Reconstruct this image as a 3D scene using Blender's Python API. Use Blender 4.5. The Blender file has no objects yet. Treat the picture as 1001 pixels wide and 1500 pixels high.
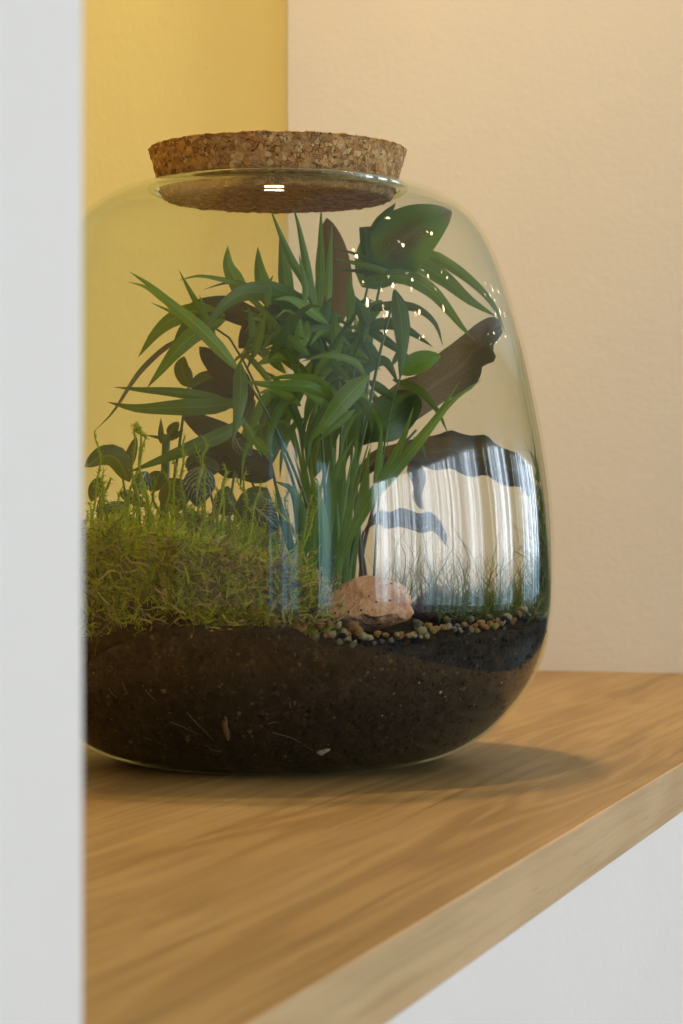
import bpy, bmesh, math, random
import numpy as np
from mathutils import Vector, noise as mnoise

rnd = random.Random(11)
scn = bpy.context.scene
COL = scn.collection

# ------------------------------------------------------------------ camera
F, CX, HY, W0, H0 = 3600.0, 500.5, 745.0, 1001, 1500      # photo calibration in photo pixels
CAM = np.array([-1.06558, -0.36196, 0.11486])
FW = np.array([0.954894, 0.296946, 0.0])                  # viewing direction (level)
RT = np.array([0.296946, -0.954894, 0.0])
UP = np.array([0.0, 0.0, 1.0])
D0 = 1.125                                                # distance of the jar's axis

cd = bpy.data.cameras.new('camera')
cam = bpy.data.objects.new('camera', cd)
COL.objects.link(cam)
cam.location = CAM
cam.rotation_euler = (math.radians(90), 0, math.atan2(FW[1], FW[0]) - math.radians(90))
cd.sensor_fit = 'VERTICAL'
cd.sensor_height = 36.0
cd.sensor_width = 24.0
cd.lens = F / H0 * 36.0
cd.shift_y = -(750 - HY) / H0
cd.clip_start = 0.02
cd.clip_end = 60
cd.dof.use_dof = True
cd.dof.focus_distance = 1.06
cd.dof.aperture_fstop = cd.lens / 4.2
scn.camera = cam

# ------------------------------------------------------------------ world, exposure
wd = bpy.data.worlds.new('World')
scn.world = wd
wd.use_nodes = True
wd.node_tree.nodes['Background'].inputs[0].default_value = (0.6, 0.7, 0.85, 1)
wd.node_tree.nodes['Background'].inputs[1].default_value = 0.05
scn.view_settings.view_transform = 'Standard'
scn.view_settings.look = 'None'
scn.view_settings.exposure = 0.0
scn.view_settings.gamma = 1.0
cy = scn.cycles
cy.use_denoising = True
cy.max_bounces = 12
cy.diffuse_bounces = 4
cy.glossy_bounces = 6
cy.transmission_bounces = 8
cy.transparent_max_bounces = 48
cy.sample_clamp_indirect = 6.0
cy.caustics_reflective = False
cy.caustics_refractive = False

WINDOW_COL, WINDOW_STR = (0.74, 0.865, 0.99), 16.0
LAMP_COL, LAMP_STR = (0.96, 0.69, 0.40), 510.0
SPOT_COL, SPOT_STR = (1.0, 0.74, 0.48), 60.0

# ------------------------------------------------------------------ helpers
def tag(o, label=None, cat=None, group=None, kind=None):
    if label: o['label'] = label
    if cat: o['category'] = cat
    if group: o['group'] = group
    if kind: o['kind'] = kind
    return o

def empty(name, loc=(0, 0, 0)):
    o = bpy.data.objects.new(name, None)
    o.empty_display_size = 0.02
    COL.objects.link(o)
    o.location = loc
    return o

def link(name, me, mat=None, parent=None, smooth=False):
    if mat is not None:
        for m in (mat if isinstance(mat, (list, tuple)) else [mat]):
            me.materials.append(m)
    if smooth:
        me.polygons.foreach_set('use_smooth', [True] * len(me.polygons))
    o = bpy.data.objects.new(name, me)
    COL.objects.link(o)
    if parent is not None:
        o.parent = parent
        o.matrix_parent_inverse = parent.matrix_world.inverted()
        if parent.type == 'EMPTY':
            o.matrix_parent_inverse.identity()
            o.location = -Vector(parent.location)
    return o

def mesh(name, verts, faces, mat=None, parent=None, smooth=False, uvs=None):
    me = bpy.data.meshes.new(name)
    me.from_pydata([tuple(map(float, v)) for v in verts], [], faces)
    if uvs is not None:
        ul = me.uv_layers.new(name='UVMap')
        idx = np.empty(len(me.loops), dtype=np.int32)
        me.loops.foreach_get('vertex_index', idx)
        ul.data.foreach_set('uv', np.asarray(uvs, dtype=np.float32)[idx].ravel())
    me.update()
    return link(name, me, mat, parent, smooth)

def boxes(name, bxs, mat, parent=None, bevel=0.0):
    bm = bmesh.new()
    for (x0, x1, y0, y1, z0, z1) in bxs:
        vs = [bm.verts.new((x, y, z)) for x in (x0, x1) for y in (y0, y1) for z in (z0, z1)]
        for f in ((0, 1, 3, 2), (4, 6, 7, 5), (0, 4, 5, 1), (2, 3, 7, 6), (0, 2, 6, 4), (1, 5, 7, 3)):
            bm.faces.new([vs[i] for i in f])
    bmesh.ops.recalc_face_normals(bm, faces=bm.faces)
    if bevel:
        bmesh.ops.bevel(bm, geom=bm.edges[:], offset=bevel, segments=3, affect='EDGES', profile=0.5)
    me = bpy.data.meshes.new(name)
    bm.to_mesh(me)
    bm.free()
    return link(name, me, mat, parent)

def P(x, y, dv=0.0):
    """photo pixel at a given depth behind (+) or before (-) the jar's axis -> world point"""
    v = D0 + dv
    return CAM + FW * v + RT * ((x - CX) / F * v) + UP * ((HY - y) / F * v)

def lathe(prof, n=128, close=False):
    vs, fs = [], []
    m = len(prof)
    for i in range(n):
        a = 2 * math.pi * i / n
        for r, z in prof:
            vs.append((r * math.cos(a), r * math.sin(a), z))
    for i in range(n):
        j = (i + 1) % n
        for k in range(m - 1 if not close else m):
            k2 = (k + 1) % m
            fs.append((i * m + k, j * m + k, j * m + k2, i * m + k2))
    return vs, fs

def catmull(pts, n=8):
    Pt = np.array(pts, dtype=float)
    Q = np.vstack([2 * Pt[0] - Pt[1], Pt, 2 * Pt[-1] - Pt[-2]])
    out = []
    for i in range(1, len(Q) - 2):
        p0, p1, p2, p3 = Q[i - 1:i + 3]
        for t in np.linspace(0, 1, n, endpoint=False):
            out.append(.5 * ((2 * p1) + (-p0 + p2) * t + (2 * p0 - 5 * p1 + 4 * p2 - p3) * t * t + (-p0 + 3 * p1 - 3 * p2 + p3) * t ** 3))
    out.append(Pt[-1])
    return np.array(out)

def resample(pts, n):
    c = catmull(pts, 12)
    d = np.r_[0, np.cumsum(np.linalg.norm(np.diff(c, axis=0), axis=1))]
    s = np.linspace(0, d[-1], n)
    return np.stack([np.interp(s, d, c[:, k]) for k in range(c.shape[1])], 1)

def unit(v):
    return v / (np.linalg.norm(v) + 1e-12)

def tube_data(pts, rad, sides=5):
    pts = np.asarray(pts)
    n = len(pts)
    rad = np.broadcast_to(rad, (n,))
    vs, fs = [], []
    ref = np.array([0.31, 0.87, 0.39])
    for i in range(n):
        t = unit(pts[min(i + 1, n - 1)] - pts[max(i - 1, 0)])
        a = unit(np.cross(t, ref)); b = np.cross(t, a)
        for k in range(sides):
            w = 2 * math.pi * k / sides
            vs.append(pts[i] + rad[i] * (a * math.cos(w) + b * math.sin(w)))
    for i in range(n - 1):
        for k in range(sides):
            k2 = (k + 1) % sides
            fs.append((i * sides + k, i * sides + k2, (i + 1) * sides + k2, (i + 1) * sides + k))
    fs.append(tuple(range(sides))[::-1])
    fs.append(tuple((n - 1) * sides + k for k in range(sides)))
    return vs, fs

# ------------------------------------------------------------------ node helpers
class N:
    def __init__(self, name):
        self.m = bpy.data.materials.new(name)
        self.m.use_nodes = True
        self.t = self.m.node_tree
        self.t.nodes.clear()
        self.out = self.t.nodes.new('ShaderNodeOutputMaterial')
    def n(self, typ, ins=None, **kw):
        nd = self.t.nodes.new('ShaderNode' + typ)
        for k, v in kw.items():
            setattr(nd, k, v)
        for k, v in (ins or {}).items():
            self.set(nd.inputs[k], v)
        return nd
    def set(self, sock, v):
        if isinstance(v, bpy.types.NodeSocket):
            self.t.links.new(v, sock)
        elif isinstance(v, (tuple, list)) and len(v) == 3 and sock.type == 'RGBA':
            sock.default_value = (*v, 1)
        else:
            sock.default_value = v
    def math(self, op, a, b=0.0, c=0.0, clamp=False):
        nd = self.n('Math', operation=op, use_clamp=clamp)
        for i, v in enumerate((a, b, c)):
            self.set(nd.inputs[i], v)
        return nd.outputs[0]
    def mix(self, f, a, b, blend='MIX'):
        nd = self.n('Mix', data_type='RGBA', blend_type=blend)
        self.set(nd.inputs[0], f); self.set(nd.inputs[6], a); self.set(nd.inputs[7], b)
        return nd.outputs[2]
    def ramp(self, f, stops, interp='LINEAR'):
        nd = self.n('ValToRGB', {0: f})
        cr = nd.color_ramp
        cr.interpolation = interp
        while len(cr.elements) < len(stops):
            cr.elements.new(0.5)
        for e, (p, c) in zip(cr.elements, stops):
            e.position = p
            e.color = (*c, 1) if len(c) == 3 else c
        return nd.outputs[0]
    def mapping(self, vec, scale=(1, 1, 1), loc=(0, 0, 0), rot=(0, 0, 0)):
        return self.n('Mapping', {0: vec, 'Location': loc, 'Rotation': rot, 'Scale': scale}).outputs[0]
    def noise(self, vec, scale, detail=3.0, rough=0.55, dist=0.0, out=0):
        return self.n('TexNoise', {'Vector': vec, 'Scale': scale, 'Detail': detail, 'Roughness': rough, 'Distortion': dist}).outputs[out]
    def bump(self, h, strength=0.3, dist=0.001, normal=None):
        ins = {'Height': h, 'Strength': strength, 'Distance': dist}
        if normal is not None: ins['Normal'] = normal
        return self.n('Bump', ins).outputs[0]
    def surf(self, s):
        self.t.links.new(s, self.out.inputs[0])
        return self.m

def principled(nm, col, rough=0.5, spec=0.5, metal=0.0):
    g = N(nm)
    b = g.n('BsdfPrincipled', {'Base Color': col, 'Roughness': rough, 'Specular IOR Level': spec, 'Metallic': metal})
    return g.surf(b.outputs[0])

def emission(nm, col, strength):
    g = N(nm)
    return g.surf(g.n('Emission', {0: col, 1: strength}).outputs[0])

# ------------------------------------------------------------------ materials
def mat_paint(nm, col, peel=220.0, amt=0.35, rough=0.75, mottle=0.04):
    g = N(nm)
    co = g.n('TexCoord').outputs['Object']
    n1 = g.noise(co, peel, 3, 0.5)
    n2 = g.noise(co, peel * 0.28, 2, 0.5)
    n3 = g.noise(co, 3.0, 4, 0.6)
    h = g.math('ADD', n1, g.math('MULTIPLY', n2, 1.3))
    nib = g.n('TexVoronoi', {'Vector': co, 'Scale': 13.0}).outputs['Distance']
    h = g.math('ADD', h, g.ramp(nib, [(0.0, (3, 3, 3)), (0.045, (0, 0, 0))]))
    f = g.ramp(n3, [(0.3, (0, 0, 0)), (0.7, (1, 1, 1))])
    c = g.mix(f, tuple(x * (1 - mottle) for x in col), tuple(min(1, x * (1 + mottle)) for x in col))
    b = g.n('BsdfPrincipled', {'Base Color': c, 'Roughness': rough, 'Specular IOR Level': 0.3, 'Normal': g.bump(h, amt, 0.0009)})
    return g.surf(b.outputs[0])

M = {}
M['white'] = mat_paint('white_paint', (0.95, 0.785, 0.655), 260, 0.22, 0.6, 0.015)
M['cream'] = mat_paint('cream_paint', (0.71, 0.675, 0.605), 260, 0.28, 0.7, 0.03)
M['yellow'] = mat_paint('yellow_paint', (0.70, 0.468, 0.112), 200, 0.4, 0.7, 0.03)
M['room'] = mat_paint('room_paint', (0.24, 0.225, 0.20), 120, 0.2, 0.8, 0.03)
M['ceiling'] = mat_paint('ceiling_paint', (0.70, 0.69, 0.66), 120, 0.2, 0.8, 0.02)
M['floor'] = principled('dark_floor', (0.035, 0.026, 0.018), 0.6)
M['lamp_ring'] = principled('lamp_ring', (0.75, 0.74, 0.72), 0.35)
M['lamp'] = emission('lamp_glow', LAMP_COL, LAMP_STR)
M['spot'] = emission('spot_glow', SPOT_COL, SPOT_STR)
def mat_view():
    # what the panes show: pale sky over a darker tree line
    g = N('daylight_pane')
    co = g.n('TexCoord').outputs['Object']
    z = g.n('SeparateXYZ', {0: co}).outputs[2]
    n = g.noise(g.mapping(co, (1.6, 1.6, 3.0)), 2.2, 4, 0.6)
    k = g.ramp(g.math('ADD', g.math('MULTIPLY_ADD', z, 1.3, 0.20), g.math('MULTIPLY', n, 0.35)), [(0.36, (0, 0, 0)), (0.56, (1, 1, 1))])
    lo = g.ramp(n, [(0.35, (0.09, 0.15, 0.19)), (0.65, (0.26, 0.36, 0.42))])
    c = g.mix(k, lo, WINDOW_COL)
    return g.surf(g.n('Emission', {0: c, 1: WINDOW_STR}).outputs[0])
M['sky_pane'] = mat_view()
M['sky_dim'] = emission('daylight_pane_shaded', (0.40, 0.76, 1.0), 3.0)
M['frame'] = principled('window_frame', (0.30, 0.30, 0.30), 0.4)

def mat_wood(nm, edge=False):
    g = N(nm)
    co = g.n('TexCoord').outputs['Object']
    warp = g.noise(g.mapping(co, (1.4, 5.0, 5.0)), 2.2, 3, 0.5, out=1)
    wv = g.n('VectorMath', {0: warp, 1: (0.5, 0.5, 0.5)}, operation='SUBTRACT').outputs[0]
    wv = g.n('VectorMath', {0: wv, 3: 0.022}, operation='SCALE').outputs[0]
    p = g.n('VectorMath', {0: co, 1: wv}, operation='ADD').outputs[0]
    # broad figure: long bands along X, arched where the saw crossed the rings
    band = g.noise(g.mapping(p, (1.3, 15.0, 9.0), (3.1, 0.7, 0)), 1.6, 2, 0.5)
    rings = g.math('SINE', g.math('MULTIPLY', band, 46.0))
    rings = g.math('MULTIPLY_ADD', rings, 0.5, 0.5)
    broad = g.noise(g.mapping(p, (0.9, 7.0, 5.0), (7.7, 1.2, 0)), 2.0, 2, 0.5)
    fine = g.noise(g.mapping(co, (6, 260, 200)), 1.0, 4, 0.65)
    pores = g.noise(g.mapping(co, (22, 900, 700)), 1.0, 2, 0.6)
    lines = g.noise(g.mapping(p, (0.9, 210, 160)), 1.0, 4, 0.75)
    if edge:
        c1, c2, c3 = (0.68, 0.405, 0.175), (0.60, 0.335, 0.130), (0.74, 0.45, 0.205)
    else:
        c1, c2, c3 = (0.43, 0.264, 0.090), (0.345, 0.202, 0.063), (0.54, 0.360, 0.150)
    c = g.mix(g.ramp(rings, [(0.15, (0, 0, 0)), (0.95, (1, 1, 1))]), c2, c1)
    c = g.mix(g.ramp(broad, [(0.42, (0, 0, 0)), (0.66, (0.75, 0.75, 0.75))]), c, c3)
    c = g.mix(g.ramp(lines, [(0.36, (0.20, 0.20, 0.20) if edge else (0.55, 0.55, 0.55)), (0.47, (0, 0, 0))]), c, tuple(x * 0.66 for x in c2))
    c = g.mix(g.ramp(fine, [(0.30, (0.42, 0.42, 0.42)), (0.52, (0, 0, 0))]), c, tuple(x * 0.62 for x in c2))
    c = g.mix(g.ramp(pores, [(0.26, (0.55, 0.55, 0.55)), (0.36, (0, 0, 0))]), c, tuple(x * 0.5 for x in c2))
    h = g.math('ADD', g.math('MULTIPLY', fine, 0.6), g.math('ADD', pores, lines))
    b = g.n('BsdfPrincipled', {'Base Color': c, 'Roughness': g.math('MULTIPLY_ADD', fine, 0.14, 0.40), 'Specular IOR Level': 0.35,
                               'Normal': g.bump(h, 0.25, 0.0004)})
    return g.surf(b.outputs[0])
M['wood'] = mat_wood('oak_laminate')
M['wood_edge'] = mat_wood('oak_edge_band', True)

def mat_glass(nm, film=False):
    """blown glass of a thin wall: mirror by Fresnel, the rest passes straight through"""
    g = N(nm)
    geo = g.n('NewGeometry')
    dt = g.n('VectorMath', {0: geo.outputs['Incoming'], 1: geo.outputs['Normal']}, operation='DOT_PRODUCT').outputs['Value']
    cs = g.math('ABSOLUTE', dt)
    k = g.math('POWER', g.math('SUBTRACT', 1.0, cs), 5.0)
    fr = g.math('MULTIPLY_ADD', k, 0.80 if not film else 0.45, 0.036 if not film else 0.013, clamp=True)
    # path through the wall grows towards the outline, and the green of the glass with it
    path = g.math('DIVIDE', 0.035, g.math('MAXIMUM', cs, 0.10))
    tint = g.mix(g.math('MINIMUM', path, 0.17), (0.985, 0.99, 0.98), (0.50, 0.64, 0.46))
    tr = g.n('BsdfTransparent', {0: tint}).outputs[0]
    co = g.n('TexCoord').outputs['Object']
    gl = g.n('BsdfGlossy', {0: (1, 1, 1), 'Roughness': 0.0 if not film else 0.012,
                            'Normal': g.bump(g.noise(co, 14, 2, 0.5), 0.012 if not film else 0.03, 0.01)}).outputs[0]
    s = g.n('MixShader', {0: fr, 1: tr, 2: gl}).outputs[0]
    if film:
        fog = g.noise(g.mapping(co, (1, 1, 0.6)), 26, 4, 0.6)
        amt = g.ramp(fog, [(0.40, (0.002, 0.002, 0.002)), (0.72, (0.014, 0.014, 0.014))])
        dots = g.n('TexVoronoi', {'Vector': co, 'Scale': 330.0}, feature='F1').outputs['Distance']
        pick = g.noise(co, 120, 1, 0.5)
        dd = g.math('MULTIPLY', g.math('LESS_THAN', dots, 0.17), g.math('GREATER_THAN', pick, 0.66))
        amt = g.math('ADD', amt, g.math('MULTIPLY', dd, 0.10))
        zz = g.n('SeparateXYZ', {0: co}).outputs[2]
        amt = g.math('MULTIPLY', amt, g.ramp(g.math('MULTIPLY', zz, 4.0), [(0.26, (0.06, 0.06, 0.06)), (0.33, (1, 1, 1))]))
        df = g.n('BsdfDiffuse', {0: (0.72, 0.76, 0.62)}).outputs[0]
        tl = g.n('BsdfTranslucent', {0: (0.72, 0.76, 0.62)}).outputs[0]
        fm = g.n('MixShader', {0: 0.5, 1: df, 2: tl}).outputs[0]
        s = g.n('MixShader', {0: amt, 1: s, 2: fm}).outputs[0]
    return g.surf(s)
M['glass'] = mat_glass('jar_glass')
M['glass_in'] = mat_glass('jar_glass_inside', True)
g = N('rim_glass')
M['rim'] = g.surf(g.n('BsdfGlass', {'Color': (0.80, 0.86, 0.74), 'Roughness': 0.03, 'IOR': 1.45}).outputs[0])

def mat_cork():
    g = N('pressed_cork')
    co = g.n('TexCoord').outputs['Object']
    wob = g.n('VectorMath', {0: g.noise(co, 160, 2, 0.5, out=1), 3: 0.0035}, operation='SCALE').outputs[0]
    p = g.n('VectorMath', {0: co, 1: wob}, operation='ADD').outputs[0]
    v1 = g.n('TexVoronoi', {'Vector': p, 'Scale': 430.0})
    v2 = g.n('TexVoronoi', {'Vector': p, 'Scale': 430.0}, feature='DISTANCE_TO_EDGE')
    v3 = g.n('TexVoronoi', {'Vector': p, 'Scale': 150.0})
    sp = g.n('SeparateColor', {0: v1.outputs['Color']})
    sp3 = g.n('SeparateColor', {0: v3.outputs['Color']})
    c = g.ramp(sp.outputs[0], [(0.0, (0.28, 0.115, 0.030)), (0.25, (0.52, 0.245, 0.075)), (0.7, (0.62, 0.32, 0.105)), (1.0, (0.76, 0.47, 0.20))])
    c = g.mix(g.ramp(sp3.outputs[1], [(0.2, (0, 0, 0)), (0.9, (0.5, 0.5, 0.5))]), c, (0.34, 0.185, 0.075))
    ed = g.ramp(v2.outputs['Distance'], [(0.0, (1, 1, 1)), (0.07, (0, 0, 0))])
    gap = g.math('MULTIPLY', ed, g.ramp(g.noise(co, 190, 2, 0.5), [(0.45, (0.15, 0.15, 0.15)), (0.62, (1, 1, 1))]))
    c = g.mix(gap, c, (0.05, 0.024, 0.010))
    pit = g.ramp(g.noise(co, 420, 2, 0.6), [(0.30, (0.8, 0.8, 0.8)), (0.38, (0, 0, 0))])
    c = g.mix(pit, c, (0.06, 0.028, 0.012))
    h = g.math('SUBTRACT', g.math('MULTIPLY', sp.outputs[1], 0.6), g.math('ADD', gap, pit))
    b = g.n('BsdfPrincipled', {'Base Color': c, 'Roughness': 0.85, 'Specular IOR Level': 0.2, 'Normal': g.bump(h, 0.75, 0.0008)})
    return g.surf(b.outputs[0])
M['cork'] = mat_cork()

def mat_soil():
    g = N('potting_soil')
    co = g.n('TexCoord').outputs['Object']
    n = g.noise(co, 150, 6, 0.72)
    v = g.n('TexVoronoi', {'Vector': co, 'Scale': 420.0})
    c = g.ramp(n, [(0.30, (0.008, 0.005, 0.003)), (0.50, (0.024, 0.015, 0.0085)), (0.72, (0.058, 0.037, 0.021))])
    sp = g.n('SeparateColor', {0: v.outputs['Color']})
    speck = g.math('MULTIPLY', g.math('GREATER_THAN', sp.outputs[0], 0.965), g.math('LESS_THAN', v.outputs['Distance'], 0.32))
    c = g.mix(g.math('MULTIPLY', speck, 0.6), c, (0.16, 0.11, 0.06))
    b = g.n('BsdfPrincipled', {'Base Color': c, 'Roughness': 0.9, 'Specular IOR Level': 0.15,
                               'Normal': g.bump(g.math('ADD', n, g.math('MULTIPLY', v.outputs['Distance'], 0.5)), 0.6, 0.002)})
    return g.surf(b.outputs[0])
M['soil'] = mat_soil()

def leaf_mat(nm, top, under, vein=None, lines=16.0, trans=0.35, rough=0.42, pinnate=False, patch=None, veinamt=0.5, vw=0.22):
    g = N(nm)
    uv = g.n('UVMap').outputs[0]
    sep = g.n('SeparateXYZ', {0: uv})
    u, v = sep.outputs[0], sep.outputs[1]
    au = g.math('ABSOLUTE', g.math('SUBTRACT', u, 0.5))
    rand = g.n('ObjectInfo').outputs['Random']
    co = g.n('TexCoord').outputs['Object']
    blot = g.noise(co, 60, 3, 0.6)
    geo = g.n('NewGeometry')
    c = g.mix(geo.outputs['Backfacing'], top, under)
    c = g.mix(g.ramp(blot, [(0.3, (0, 0, 0)), (0.75, (0.55, 0.55, 0.55))]), c, g.mix(0.55, c, tuple(x * 0.35 for x in top)))
    if patch:
        m = g.math('MULTIPLY', g.ramp(au, [(0.14, (1, 1, 1)), (0.30, (0, 0, 0))]), g.ramp(v, [(0.25, (0, 0, 0)), (0.42, (1, 1, 1)), (0.68, (1, 1, 1)), (0.84, (0, 0, 0))]))
        c = g.mix(m, c, patch)
    vc = vein or tuple(min(1, x * 1.9) for x in top)
    if pinnate:
        wob = g.math('MULTIPLY', g.noise(co, 420, 3, 0.6), 1.9)
        ph = g.math('ADD', g.math('MULTIPLY', g.math('SUBTRACT', v, g.math('MULTIPLY', au, 0.9)), lines), wob)
        fr = g.math('FRACT', ph)
        d = g.math('ABSOLUTE', g.math('SUBTRACT', fr, 0.5))
        ln = g.ramp(d, [(0.0, (1, 1, 1)), (vw, (0, 0, 0))])
        mid = g.ramp(au, [(0.02, (1, 1, 1)), (0.06, (0, 0, 0))])
        ln = g.math('MAXIMUM', ln, mid)
    else:
        s = g.math('SINE', g.math('MULTIPLY', u, lines * 6.28))
        ln = g.ramp(s, [(0.55, (0, 0, 0)), (1.0, (1, 1, 1))])
    if not pinnate:
        rib = g.ramp(au, [(0.015, (0.55, 0.55, 0.55)), (0.05, (0, 0, 0))])
        c = g.mix(rib, c, vc)
    c2 = g.mix(g.math('MULTIPLY', ln, veinamt), c, vc)
    wear = g.math('ADD', v, g.math('MULTIPLY', g.math('SUBTRACT', g.math('FRACT', g.math('MULTIPLY', rand, 7.31)), 0.75), 0.16))
    c2 = g.mix(g.ramp(g.math('ADD', wear, g.math('MULTIPLY', blot, 0.06)), [(0.96, (0, 0, 0)), (1.0, (0.85, 0.85, 0.85))]), c2, (0.20, 0.13, 0.045))
    spot = g.ramp(g.noise(co, 190, 3, 0.65), [(0.68, (0, 0, 0)), (0.76, (0.55, 0.55, 0.55))])
    c2 = g.mix(spot, c2, (0.20, 0.17, 0.05))
    c2 = g.mix(g.math('MULTIPLY', rand, 0.45), c2, g.mix(0.5, c2, (0.16, 0.17, 0.02)))
    b = g.n('BsdfPrincipled', {'Base Color': c2, 'Roughness': rough, 'Specular IOR Level': 0.4, 'Normal': g.bump(ln, 0.25, 0.0004)}).outputs[0]
    t = g.n('BsdfTranslucent', {0: g.mix(0.35, c2, (0.20, 0.26, 0.02), 'ADD')}).outputs[0]
    return g.surf(g.n('MixShader', {0: trans, 1: b, 2: t}).outputs[0])

M['palm'] = leaf_mat('palm_leaf', (0.155, 0.265, 0.020), (0.160, 0.262, 0.026), lines=6, trans=0.45, veinamt=0.32)
M['palm_light'] = leaf_mat('palm_leaf_pale', (0.200, 0.330, 0.040), (0.20, 0.32, 0.046), lines=6, trans=0.5, veinamt=0.3)  # same palm leaf in a paler green
M['palm_dark'] = leaf_mat('palm_leaf_dark', (0.085, 0.152, 0.020), (0.095, 0.158, 0.024), lines=6, trans=0.30, veinamt=0.2)  # same palm leaf in a darker green
M['dead'] = leaf_mat('withered_leaf', (0.17, 0.12, 0.085), (0.16, 0.12, 0.09), lines=4, trans=0.3, veinamt=0.2)
M['prayer'] = leaf_mat('prayer_leaf', (0.110, 0.240, 0.030), (0.11, 0.23, 0.030), lines=15, trans=0.35, pinnate=True, veinamt=0.18, patch=(0.13, 0.065, 0.022))
M['russet'] = leaf_mat('russet_leaf', (0.21, 0.095, 0.032), (0.20, 0.085, 0.03), lines=14, trans=0.3, pinnate=True, veinamt=0.2)
M['wavy'] = leaf_mat('wavy_leaf', (0.185, 0.115, 0.085), (0.190, 0.116, 0.086), lines=11, rough=0.6, trans=0.22, pinnate=True, veinamt=0.30, vein=(0.36, 0.27, 0.20), vw=0.14)
M['wavy_green'] = leaf_mat('wavy_leaf_green', (0.090, 0.140, 0.035), (0.09, 0.13, 0.035), lines=12, trans=0.22, pinnate=True, veinamt=0.2)
M['dark_leaf'] = leaf_mat('dark_leaf', (0.060, 0.062, 0.020), (0.085, 0.055, 0.024), lines=10, trans=0.15, pinnate=True, veinamt=0.15)
M['nerve'] = leaf_mat('nerve_leaf', (0.075, 0.098, 0.024), (0.09, 0.105, 0.03), vein=(0.26, 0.31, 0.10), lines=8, trans=0.35, pinnate=True, veinamt=0.45, vw=0.13)
M['nerve_white'] = leaf_mat('nerve_leaf_white', (0.045, 0.060, 0.028), (0.06, 0.06, 0.03), vein=(0.46, 0.55, 0.44), lines=6.5, trans=0.15, pinnate=True, veinamt=0.85, vw=0.17)
M['fig'] = leaf_mat('bright_leaf', (0.18, 0.34, 0.035), (0.18, 0.32, 0.04), lines=8, trans=0.4, pinnate=True, veinamt=0.15)
M['stem'] = principled('green_stem', (0.10, 0.165, 0.050), 0.5)
M['stem_brown'] = principled('brown_stem', (0.13, 0.09, 0.045), 0.6)

def island_mat(nm, stops, rough=0.8, trans=0.25):
    g = N(nm)
    r = g.n('NewGeometry').outputs['Random Per Island']
    c = g.ramp(r, stops)
    b = g.n('BsdfPrincipled', {'Base Color': c, 'Roughness': rough, 'Specular IOR Level': 0.2}).outputs[0]
    t = g.n('BsdfTranslucent', {0: c}).outputs[0]
    return g.surf(g.n('MixShader', {0: trans, 1: b, 2: t}).outputs[0])
M['moss'] = island_mat('moss', [(0.0, (0.12, 0.16, 0.010)), (0.40, (0.34, 0.40, 0.020)), (0.80, (0.54, 0.57, 0.032)), (1.0, (0.56, 0.50, 0.08))], trans=0.42)
M['dry'] = island_mat('dry_moss', [(0.0, (0.20, 0.13, 0.035)), (0.5, (0.42, 0.30, 0.10)), (1.0, (0.60, 0.47, 0.20))], trans=0.3)
M['sprig'] = island_mat('moss_sprig', [(0.0, (0.28, 0.34, 0.02)), (0.6, (0.40, 0.45, 0.035)), (1.0, (0.44, 0.40, 0.06))], trans=0.35)
M['shoot'] = island_mat('moss_shoot', [(0.0, (0.25, 0.32, 0.014)), (0.5, (0.50, 0.57, 0.030)), (1.0, (0.64, 0.64, 0.06))], trans=0.42)
M['moss_back'] = island_mat('moss_back', [(0.0, (0.09, 0.125, 0.02)), (0.6, (0.19, 0.24, 0.04)), (1.0, (0.25, 0.20, 0.07))], trans=0.3)
M['crumb'] = island_mat('soil_crumb', [(0.0, (0.004, 0.003, 0.002)), (0.6, (0.020, 0.012, 0.007)), (0.93, (0.06, 0.038, 0.02)), (1.0, (0.14, 0.09, 0.045))], 0.9, 0.0)
M['root'] = principled('pale_root', (0.11, 0.08, 0.045), 0.8)
M['chip'] = principled('wood_chip', (0.15, 0.08, 0.03), 0.8)
M['grit'] = principled('pale_grit', (0.42, 0.35, 0.22), 0.8)

def mat_rock(nm, a, b_, c_, speck=0.0):
    g = N(nm)
    co = g.n('TexCoord').outputs['Object']
    n = g.noise(co, 95, 5, 0.6, 0.4)
    n2 = g.noise(co, 380, 3, 0.6)
    c = g.ramp(n, [(0.30, a), (0.52, b_), (0.75, c_)])
    if speck:
        v = g.n('TexVoronoi', {'Vector': co, 'Scale': 380.0})
        sp = g.n('SeparateColor', {0: v.outputs['Color']})
        k = g.math('MULTIPLY', g.math('GREATER_THAN', sp.outputs[0], 1 - speck), g.math('LESS_THAN', v.outputs['Distance'], 0.24))
        c = g.mix(k, c, (0.05, 0.03, 0.022))
    bb = g.n('BsdfPrincipled', {'Base Color': c, 'Roughness': 0.75, 'Specular IOR Level': 0.3, 'Normal': g.bump(g.math('ADD', n, n2), 0.9, 0.0016)})
    return g.surf(bb.outputs[0])
M['rock_pink'] = mat_rock('pink_rock', (0.55, 0.23, 0.10), (0.76, 0.38, 0.19), (0.84, 0.54, 0.34), 0.30)
M['rock_mauve'] = mat_rock('mauve_rock', (0.20, 0.09, 0.07), (0.32, 0.16, 0.125), (0.44, 0.26, 0.20), 0.08)
M['peb_cream'] = mat_rock('cream_pebble', (0.62, 0.45, 0.20), (0.78, 0.63, 0.36), (0.86, 0.76, 0.54), 0.05)
M['peb_ochre'] = mat_rock('ochre_pebble', (0.55, 0.30, 0.075), (0.68, 0.42, 0.13), (0.74, 0.52, 0.22), 0.06)
M['peb_rust'] = mat_rock('rust_pebble', (0.40, 0.17, 0.06), (0.58, 0.27, 0.10), (0.66, 0.38, 0.18), 0.06)
M['peb_black'] = mat_rock('black_gravel', (0.010, 0.009, 0.008), (0.020, 0.017, 0.014), (0.045, 0.038, 0.03), 0.0)
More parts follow.
